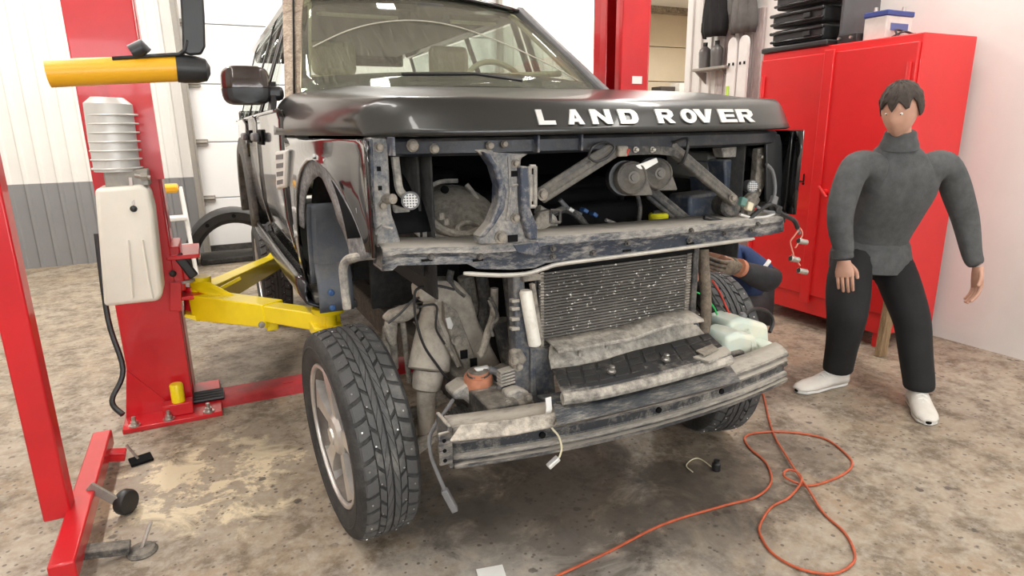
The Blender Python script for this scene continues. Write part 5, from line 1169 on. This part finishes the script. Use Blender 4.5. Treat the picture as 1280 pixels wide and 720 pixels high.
# ------------------------------------------------------------------ people
M['skin'] = plain('skin', (.56, .31, .22), .5, 0, .1, 14)
M['sweater'] = plain('grey_sweater', (.085, .088, .09), .9, 0, .22, 22, .25)
M['trouser'] = plain('black_trousers', (.010, .010, .011), .85, 0, .3, 12)
M['shoe'] = plain('white_shoe', (.70, .66, .60), .55, 0, .08, 16)
M['hair'] = plain('dark_hair', (.045, .032, .024), .6, 0, .4, 60, .4)
M['bluecloth'] = plain('blue_workwear', (.025, .05, .14), .85, 0, .2, 14, .2)
M['darkcloth'] = plain('dark_workwear', (.030, .030, .033), .85, 0, .3, 14, .2)
def skin(chains, root=0, sub=2):
    """chains: list of [(point, radius), ...]; the first chain is the spine, others start at a point that already exists"""
    vs, es, rs = [], [], []
    def vid(p):
        for i, q in enumerate(vs):
            if (q-V(p)).length < 1e-4: return i
        return None
    for chn in chains:
        prev = None
        for p, r in chn:
            i = vid(p)
            if i is None: vs.append(V(p)); rs.append(r); i = len(vs)-1
            if prev is not None and prev != i: es.append((prev, i))
            prev = i
    me = bpy.data.meshes.new('tmp'); me.from_pydata(vs, es, []); o = bpy.data.objects.new('tmp', me); COL.objects.link(o)
    o.modifiers.new('s', 'SKIN'); 
    if not me.skin_vertices: 
        bpy.context.view_layer.objects.active = o; bpy.ops.mesh.customdata_skin_add()
    for i, r in enumerate(rs):
        k = me.skin_vertices[0].data[i]; k.radius = (r, r) if not isinstance(r, tuple) else r; k.use_root = (i == root)
    o.modifiers['s'].use_smooth_shade = True
    m2 = o.modifiers.new('b', 'SUBSURF'); m2.levels = sub; m2.render_levels = sub
    dg = bpy.context.evaluated_depsgraph_get(); dg.update(); em = bpy.data.meshes.new_from_object(o.evaluated_get(dg))
    g = G(); g.v = [v.co.copy() for v in em.vertices]; g.f = [list(p.vertices) for p in em.polygons]
    bpy.data.objects.remove(o); bpy.data.meshes.remove(em); return g
def finger(g, pts, r):
    g.tube(smooth_path(pts, 4), [lerp(r, r*.78, k/(4*(len(pts)-1))) for k in range(4*(len(pts)-1)+1)], 10); g.sphere(pts[-1], r*.80, 6); g.sphere(pts[0], r, 6)
def hand(g, wrist, knuckle, side, back, curl=.35, ln=.085):
    """palm from wrist to knuckles; side = direction of the thumb; back = normal of the back of the hand"""
    w, k = V(wrist), V(knuckle); d = (k-w).normalized(); s = V(side).normalized(); s = (s-d*s.dot(d)).normalized(); b = V(back).normalized()
    rows = []
    for t, wd, th in ((0, .028, .020), (.3, .034, .019), (.7, .041, .016), (1.0, .041, .013), (1.08, .034, .008)):
        c = w.lerp(k, t); rows.append([c+s*math.cos(q)*wd+b*math.sin(q)*th for q in [2*math.pi*j/16 for j in range(17)]])
    g.sheet(rows)
    for j, (o, l) in enumerate(((.030, .92), (.010, 1.0), (-.011, .95), (-.030, .76))):
        p0 = k+s*o-d*.006; L = ln*l; p1 = p0+d*L*.42-b*L*.08; p2 = p1+d*L*.30-b*L*(.08+curl*.25); p3 = p2+d*L*.22-b*L*(.10+curl*.30)
        finger(g, [p0, p1, p2, p3], .0092 if j < 3 else .008)
    p0 = w.lerp(k, .30)+s*.026; p1 = p0+d*.030+s*.022-b*.012; p2 = p1+d*.030+s*.004-b*.012
    finger(g, [p0, p1, p2], .0105)
def head(g, c, fwd, up, sz=1.0):
    c = V(c); f = V(fwd).normalized(); u = V(up); u = (u-f*u.dot(f)).normalized(); r = f.cross(u)
    def W(x, y, z): return c+(r*x+f*y+u*z)*sz
    rows = []
    for i in range(21):
        t = math.pi*i/20; z = .118*math.cos(t); row = []
        for j in range(33):
            q = 2*math.pi*j/32; x = .076*math.sin(t)*math.cos(q); y = .094*math.sin(t)*math.sin(q)
            if z < 0:
                k = -z/.118; x *= 1-.28*k; y = y*(1-.15*k)+(.022*k if y > 0 else .03*k)
            if y > 0:
                y += .016*math.exp(-(x/.012)**2-((z+.012)/.024)**2)          # nose
                y += .006*math.exp(-((abs(x)-.028)/.018)**2-((z-.032)/.010)**2)  # brow
                y -= .010*math.exp(-((abs(x)-.030)/.014)**2-((z-.012)/.011)**2)  # eye socket
                y += .005*math.exp(-(x/.022)**2-((z+.058)/.007)**2)-.004*math.exp(-(x/.024)**2-((z+.064)/.003)**2)
                y += .008*math.exp(-(x/.02)**2-((z+.095)/.016)**2)
            row.append(W(x, y, z))
        rows.append(row)
    g.sheet(rows)
    for s in (-1, 1):
        e = G().sphere((0, 0, 0), 1, 8, (.009, .02, .032)); g.add([W(s*.077+p.x, -.006+p.y+abs(p.z)*.1, .0+p.z) for p in e.v], e.f)
    return W
def eyes(W, par, sz=1.0):
    for s in (-1, 1):
        g = G().sphere(W(s*.030, .0745, .012), .0085*sz, 8); e = obj('eye', g, 'white', par); obj('iris', G().sphere(W(s*.030, .0805, .011), .0036*sz, 6), 'hair', e)
def haircap(W, par, mat='hair'):
    rows = []
    for i in range(15):
        t = math.pi*.60*i/14; row = []
        for j in range(41):
            q = 2*math.pi*j/40; y0 = math.sin(q); lim = 1.0 if y0 < .3 else .66+.1*math.sin(9*q); tt = t*lim
            a = .010+.004*math.sin(13*q+i)*math.sin(i*.9); z = .118*math.cos(tt)+a
            row.append(W((.076+a)*math.sin(tt)*math.cos(q), (.094+a)*math.sin(tt)*y0-.004, z+.002))
        rows.append(row)
    return obj('hair', G().sheet(rows), mat, par, solid=.006)
def person1():
    pel = V((1.93, .10, .70)); ch_ = V((1.87, -.02, 1.04)); nk = V((1.79, -.06, 1.265)); hd = V((1.735, -.085, 1.405))
    rs, rl = V((1.615, .02, 1.18)), V((2.05, -.14, 1.17)); el, wr = V((1.505, .0, .925)), V((1.507, -.05, .735)); ell, wrl = V((2.18, -.2, .88)), V((2.16, -.30, .66))
    hr, hl = V((1.82, .14, .66)), V((2.02, .05, .65)); kn, an = V((1.60, -.04, .43)), V((1.70, .045, .085)); knl, anl = V((1.90, -.18, .40)), V((1.83, -.30, .085))
    g = skin([[(pel, .10), (ch_, .11), (nk, .055), (hd-V((0, 0, .03)), .05)], [(ch_, .11), (rs, .055), (el, .042), (wr, .028)], [(ch_, .11), (rl, .055), (ell, .042), (wrl, .028)], [(pel, .10), (hr, .085), (kn, .055), (an, .04)], [(pel, .10), (hl, .085), (knl, .055), (anl, .04)]])
    fwd = V((-.93, -.22, -.40)); W = head(g, hd, fwd, (0, 0, 1), 1.0)
    hand(g, wr+V((0, -.004, -.02)), V((1.497, -.075, .645)), (.45, -.85, 0), (-.75, -.5, .2), .5)
    hand(g, wrl, V((2.14, -.32, .57)), (-.5, -.8, 0), (.7, -.6, .2), .4)
    p = obj('person', g, 'skin', None, smooth=1.2)
    tag(p, 'standing person in grey sweater, black trousers and white sneakers, leaning towards the car', 'person')
    eyes(W, p); haircap(W, p)
    sw = skin([[(pel+V((.01, .02, -.075)), (.175, .15)), (pel+V((0, 0, .03)), (.178, .14)), (pel.lerp(ch_, .5), (.17, .13)), (ch_, (.165, .13)), (nk-V((0, 0, .03)), .085), (nk+V((-.012, -.008, .025)), .066)], [(ch_, .165), (rs, .082), (rs.lerp(el, .5)+V((-.012, 0, 0)), .072), (el, .064), (el.lerp(wr, .6), .055), (wr+V((0, 0, .035)), .046), (wr, .044)], [(ch_, .165), (rl, .082), (ell, .064), (wrl+V((0, .03, .035)), .045), (wrl, .042)]])
    s = obj('sweater', sw, 'sweater', p, smooth=1.2)
    hx = (hl-hr).normalized(); hy = V((0, 0, 1)).cross(hx)
    obj('hem', G().sheet([[pel+V((0, 0, dz))+hx*math.cos(q)*a_+hy*math.sin(q)*b_ for q in [2*math.pi*k/32 for k in range(33)]] for dz, a_, b_ in ((-.10, .175, .15), (-.095, .192, .168), (-.03, .196, .168), (.04, .180, .145), (.09, .150, .115))]), 'sweater', s, smooth=1.2, solid=.01)
    obj('cuff', G().lathe([(.040, 0), (.046, .006), (.046, .045), (.042, .05)], wr-V((0, 0, .012)), (el-wr), 18), 'sweater', s)
    obj('collar', G().lathe([(.085, 0), (.082, .02), (.070, .05), (.066, .075), (.060, .08)], nk+V((-.0, -.003, -.035)), (-.15, -.1, 1), 18), 'sweater', s)
    tr_ = skin([[(pel+V((0, 0, .09)), (.165, .13)), (pel, (.172, .145))], [(pel, .172), (hr, .125), (hr.lerp(kn, .5), .118), (kn, .100), (kn.lerp(an, .5), .082), (an+V((0, 0, .02)), .078), (an-V((0, 0, .01)), .08)], [(pel, .165), (hl, .118), (hl.lerp(knl, .55), .105), (knl, .090), (knl.lerp(anl, .5), .08), (anl+V((0, 0, .02)), .074), (anl-V((0, 0, .01)), .072)]])
    obj('trousers', tr_, 'trouser', p, smooth=1.2)
    def shoe(heel, toe):
        h, t = V(heel), V(toe); d = (t-h).normalized(); x = d.cross(V((0, 0, 1))).normalized(); L = (t-h).length
        def rowz(zs): 
            rows = []
            for f, wd, hh in ((0, .030, .075), (.06, .038, .085), (.22, .040, .098), (.38, .040, .085), (.55, .046, .062), (.75, .049, .050), (.9, .042, .040), (.98, .026, .030), (1.0, .012, .022)):
                c = h+d*L*f; row = []
                for a, b in ((-1, 0), (-1.05, .35), (-.92, .75), (-.55, .97), (0, 1.03), (.55, .97), (.92, .75), (1.05, .35), (1, 0)): row.append(c+x*wd*a+V((0, 0, .02+(hh-.02)*b)))
                rows.append(row)
            return rows
        s = obj('shoe', G().sheet(rowz(0)), 'shoe', p, smooth=.9, solid=.004)
        lp = [h+d*L*f+x*w_ for f, w_ in ((0, .028), (.1, .040), (.4, .038), (.7, .05), (.9, .044), (1.0, .014))]; lp += [h+d*L*f-x*w_ for f, w_ in ((1.0, .014), (.9, .044), (.7, .05), (.4, .038), (.1, .040), (0, .028))]
        obj('sole', G().prism([q+V((0, 0, .001)) for q in lp], (0, 0, .024)), 'white', s, bevel=.006)
        obj('toe_tip', G().sphere(t-d*.010+V((0, 0, .016)), .016, 8, (1, 1, .7)), 'dark', s)
        g = G()
        for k in range(4):
            c = h+d*L*(.36+.07*k); z = .095-.013*k; g.tube([c-x*.022+V((0, 0, z-.004)), c+V((0, 0, z+.006)), c+x*.022+V((0, 0, z-.004))], .004, 6)
        obj('laces', g, 'white', s)
    shoe((1.765, .045, 0), (1.435, .075, 0)); shoe((1.87, -.26, 0), (1.66, -.46, 0))
person1()
def person2():
    pel = V((1.70, .70, .30)); ch_ = V((1.42, .56, .58)); nk = V((1.24, .46, .70)); hd = V((1.12, .40, .80))
    rs, rl = V((1.38, .42, .64)), V((1.34, .66, .66)); el, wr = V((1.47, .30, .535)), V((1.13, .25, .665)); ell, wrl = V((1.12, .66, .50)), V((1.0, .45, .52))
    kn, an = V((1.36, .44, .38)), V((1.62, .52, .08)); knl, anl = V((1.33, .80, .40)), V((1.60, .84, .08))
    hr, hl = V((1.66, .60, .30)), V((1.66, .80, .30))
    g = skin([[(pel, .10), (ch_, .10), (nk, .055), (hd-V((0, 0, .03)), .05)], [(ch_, .10), (rs, .05), (el, .04), (wr, .028)], [(ch_, .10), (rl, .05), (ell, .04), (wrl, .028)], [(pel, .10), (hr, .08), (kn, .05), (an, .04)], [(pel, .10), (hl, .08), (knl, .05), (anl, .04)]])
    W = head(g, hd, (-.8, -.45, -.5), (0, 0, 1), 1.0)
    hand(g, wr, wr+V((-.085, -.015, .01)), (0, -.3, 1), (0, -1, -.2), 1.1)
    hand(g, wrl, wrl+V((-.07, -.05, 0)), (0, -.3, 1), (0, -1, -.2), 1.1)
    p = obj('person', g, 'skin', None, smooth=1.2)
    tag(p, 'crouching person in blue and dark work clothes reaching in behind the radiator', 'person')
    eyes(W, p); haircap(W, p)
    jk = skin([[(pel+V((-.05, -.02, .06)), (.16, .13)), (ch_, (.15, .13)), (nk, .075)], [(ch_, .15), (rs, .082), (rs.lerp(el, .5), .076), (el.lerp(rs, .2), .07)], [(ch_, .15), (rl, .08), (ell, .06)]])
    j = obj('jacket', jk, 'bluecloth', p, smooth=1.2)
    slv = skin([[(rs.lerp(el, .45), .074), (el, .076), (el.lerp(wr, .35), .070), (el.lerp(wr, .8), .05), (wr+V((.04, .005, -.005)), .044)]]); obj('sleeve', slv, 'darkcloth', p, smooth=1.2)
    obj('sleeve', skin([[(ell, .062), (ell.lerp(wrl, .5), .052), (wrl, .044)]]), 'darkcloth', p, smooth=1.2)
    obj('wrist_band', G().lathe([(.040, -.016), (.046, -.014), (.046, .014), (.040, .016)], wr+V((.025, .003, -.004)), (el-wr), 16), 'orange', p)
    g = G(); hand(g, wr+V((.005, 0, 0)), wr+V((-.088, -.016, .011)), (0, -.3, 1), (0, -1, -.2), 1.1); 
    cc = sum((v for v in g.v), V())/len(g.v); g.v = [cc+(v-cc)*1.10 for v in g.v]; obj('glove', g, 'hose', p, smooth=1.2)
    for a, b, rr in ((rs.lerp(el, .42), rs.lerp(el, .52), .079),):
        obj('reflective_band', G().lathe([(rr-.004, 0), (rr, .003), (rr, .018), (rr-.004, .021)], a, (b-a), 20), 'white', p)
    tr_ = skin([[(pel+V((-.03, 0, .04)), (.15, .13)), (pel, (.16, .14))], [(pel, .15), (hr, .11), (hr.lerp(kn, .5), .10), (kn, .085), (kn.lerp(an, .5), .075), (an, .065)], [(pel, .15), (hl, .11), (hl.lerp(knl, .5), .10), (knl, .085), (knl.lerp(anl, .5), .075), (anl, .065)]])
    obj('trousers', tr_, 'darkcloth', p, smooth=1.2)
    for a in (an, anl):
        rows = []
        for f, wd, hh in ((-.08, .03, .07), (0, .042, .10), (.10, .046, .075), (.18, .04, .05), (.21, .02, .03)):
            rows.append([(a.x-f, a.y+wd*b, .003+hh*c) for b, c in ((-1, 0), (-1, .5), (-.6, .95), (0, 1), (.6, .95), (1, .5), (1, 0))])
        s = obj('boot', G().sheet(rows), 'trouser', p, smooth=.9, solid=.004); obj('sole', G().box((a.x-.065, a.y, .012), (.29, .088, .02)), 'blackplastic', s, bevel=.006)
person2()
# ------------------------------------------------------------------ things on the floor
M['cord'] = plain('orange_cord', (.50, .10, .04), .55, 0, .25, 20)
cp = [(600, 775), (650, 742), (700, 718), (760, 690), (830, 655), (905, 632), (945, 621), (964, 602), (957, 578), (937, 560), (931, 547), (946, 541), (985, 540), (1030, 548), (1058, 568), (1065, 582), (1048, 596), (1012, 607), (985, 602), (979, 595), (986, 590), (998, 595), (1001, 606), (986, 622), (964, 634), (950, 656), (951, 670), (966, 692), (1000, 711), (1040, 717), (1064, 706), (1068, 690), (1055, 665), (1030, 642), (1011, 616), (998, 597), (981, 570), (968, 545), (960, 520), (955, 497), (948, 482)]
pts = [at(x, y, z=.006) for x, y in cp]
for i in range(len(pts)): pts[i].z = .006+(.011 if 18 <= i <= 22 else 0)+(.010 if i in (34, 35, 36) else 0)
tag(obj('extension_cord', G().tube(smooth_path(pts, 6), .0044, 7), 'cord'), 'thin orange extension cord lying in loops on the concrete floor', 'cord')
p = at(612, 722, z=0)
tag(obj('paper_scrap', G().prism([at(x, y, z=.002) for x, y in ((595, 712), (628, 706), (634, 724), (600, 730))], (0, 0, .0015)), 'white'), 'small white paper scrap lying on the concrete floor', 'paper')
r = thing('black_plug', at(895, 588, z=0), 'small black electrical plug with thin wire lying on the floor', 'plug')
q = at(895, 588, z=0)
obj('housing', G().lathe([(.016, 0), (.018, .004), (.018, .03), (.012, .036), (.012, .045), (.001, .045)], q+V((0, 0, .001)), (0, 0, 1), 14), 'blackplastic', r)
obj('wire', G().tube(smooth_path([q+V((-.01, .01, .01)), at(876, 574, z=.006), at(866, 574, z=.005), at(858, 582, z=.005), at(866, 590, z=.005)]), .0025, 6), 'cream', r)
# ------------------------------------------------------------------ stand at the near left with a padded yellow bar
sd = thing('workshop_stand', (-1.75, .5, 0), 'red workshop stand with padded yellow bar, black bracket and levelling feet', 'stand')
obj('base_beam', G().box((-1.70, .52, .09), (.07, .95, .07)), 'red', sd, bevel=.006)
obj('upright', G().box((-1.76, .40, .80), (.08, .08, 1.40)), 'red', sd, bevel=.006)
by = .30
bar = obj('yellow_bar', G().tube([at(60, 92, v=by), at(150, 88, v=by), at(224, 85.5, v=by)], .0385, 24), 'amber', sd)
obj('bar_clamp', G().box((-1.755, .345, 1.515), (.10, .16, .10)), 'blackplastic', sd, bevel=.01)
a, b = at(221, 85.5, v=by), at(263, 88, v=by)
obj('rubber_end', G().tube([a, a.lerp(b, .2), a.lerp(b, .6), a.lerp(b, .88), b], [.041, .042, .040, .033, .012], 24), 'blackplastic', bar)
brk = [(150, 74), (200, 68), (222, 66), (228, 58), (228, -30), (254, -30), (257, 62), (252, 68), (222, 73), (150, 80)]
g = G()
fl = [at(x, y, v=by-.03) for x, y in ((140, 73), (200, 69), (224, 67.5), (231, 62), (234, 50))]
g.sheet([[p_+V((0, d_, t_)) for p_ in fl] for d_, t_ in ((0, 0), (.06, 0))]); obj('bracket_foot', g, 'blackplastic', sd, solid=.010)
obj('bracket_plate', G().prism([at(x, y, v=by-.03) for x, y in ((228, 64), (227, 30), (223, -40), (252, -40), (256, 20), (257, 58), (252, 68), (236, 69))], (0, .02, 0)), 'blackplastic', sd, bevel=.006)
obj('knob', G().tube([at(164, 66, v=by-.02), at(178, 60, v=by-.02), at(184, 66, v=by-.02)], [.022, .026, .016], 14), 'blackplastic', sd)
f1 = at(178, 690, z=0); f2 = at(177, 578, z=0); f3 = at(164, 640, z=0)
ft = obj('foot_plate', G().lathe([(.045, 0), (.047, .004), (.040, .014), (.012, .018), (.001, .018)], f1, (0, 0, 1), 20), 'darkcast', sd)
obj('foot_bolt', G().tube([f1+V((0, 0, .015)), f1+V((.035, .03, .085))], .006, 8), 'steel', ft)
ft = obj('foot_plate', G().box(f2+V((0, 0, .014)), (.085, .05, .012), (.3, 0, .3)), 'dark', sd, bevel=.003)
obj('foot_bolt', G().tube([f2+V((-.01, 0, .02)), f2+V((-.045, .02, .085))], .005, 8), 'steel', ft)
cw = obj('castor', G().lathe([(.014, -.02), (.042, -.018), (.046, -.01), (.046, .01), (.042, .018), (.014, .02)], f3+V((-.01, 0, .046)), (.8, -.6, 0), 24), 'blackplastic', sd)
obj('castor_fork', G().bar(f3+V((-.02, -.02, .05)), (-1.68, f3.y, .14), .012, .03), 'galv', cw)
obj('leg_arm', G().bar((-1.70, f1.y, .06), f1+V((-.03, 0, .03)), .05, .03), 'darkcast', sd, bevel=.005)
obj('leg_arm', G().bar((-1.70, f2.y, .07), f2+V((-.05, 0, .05)), .05, .04), 'red', sd, bevel=.005)
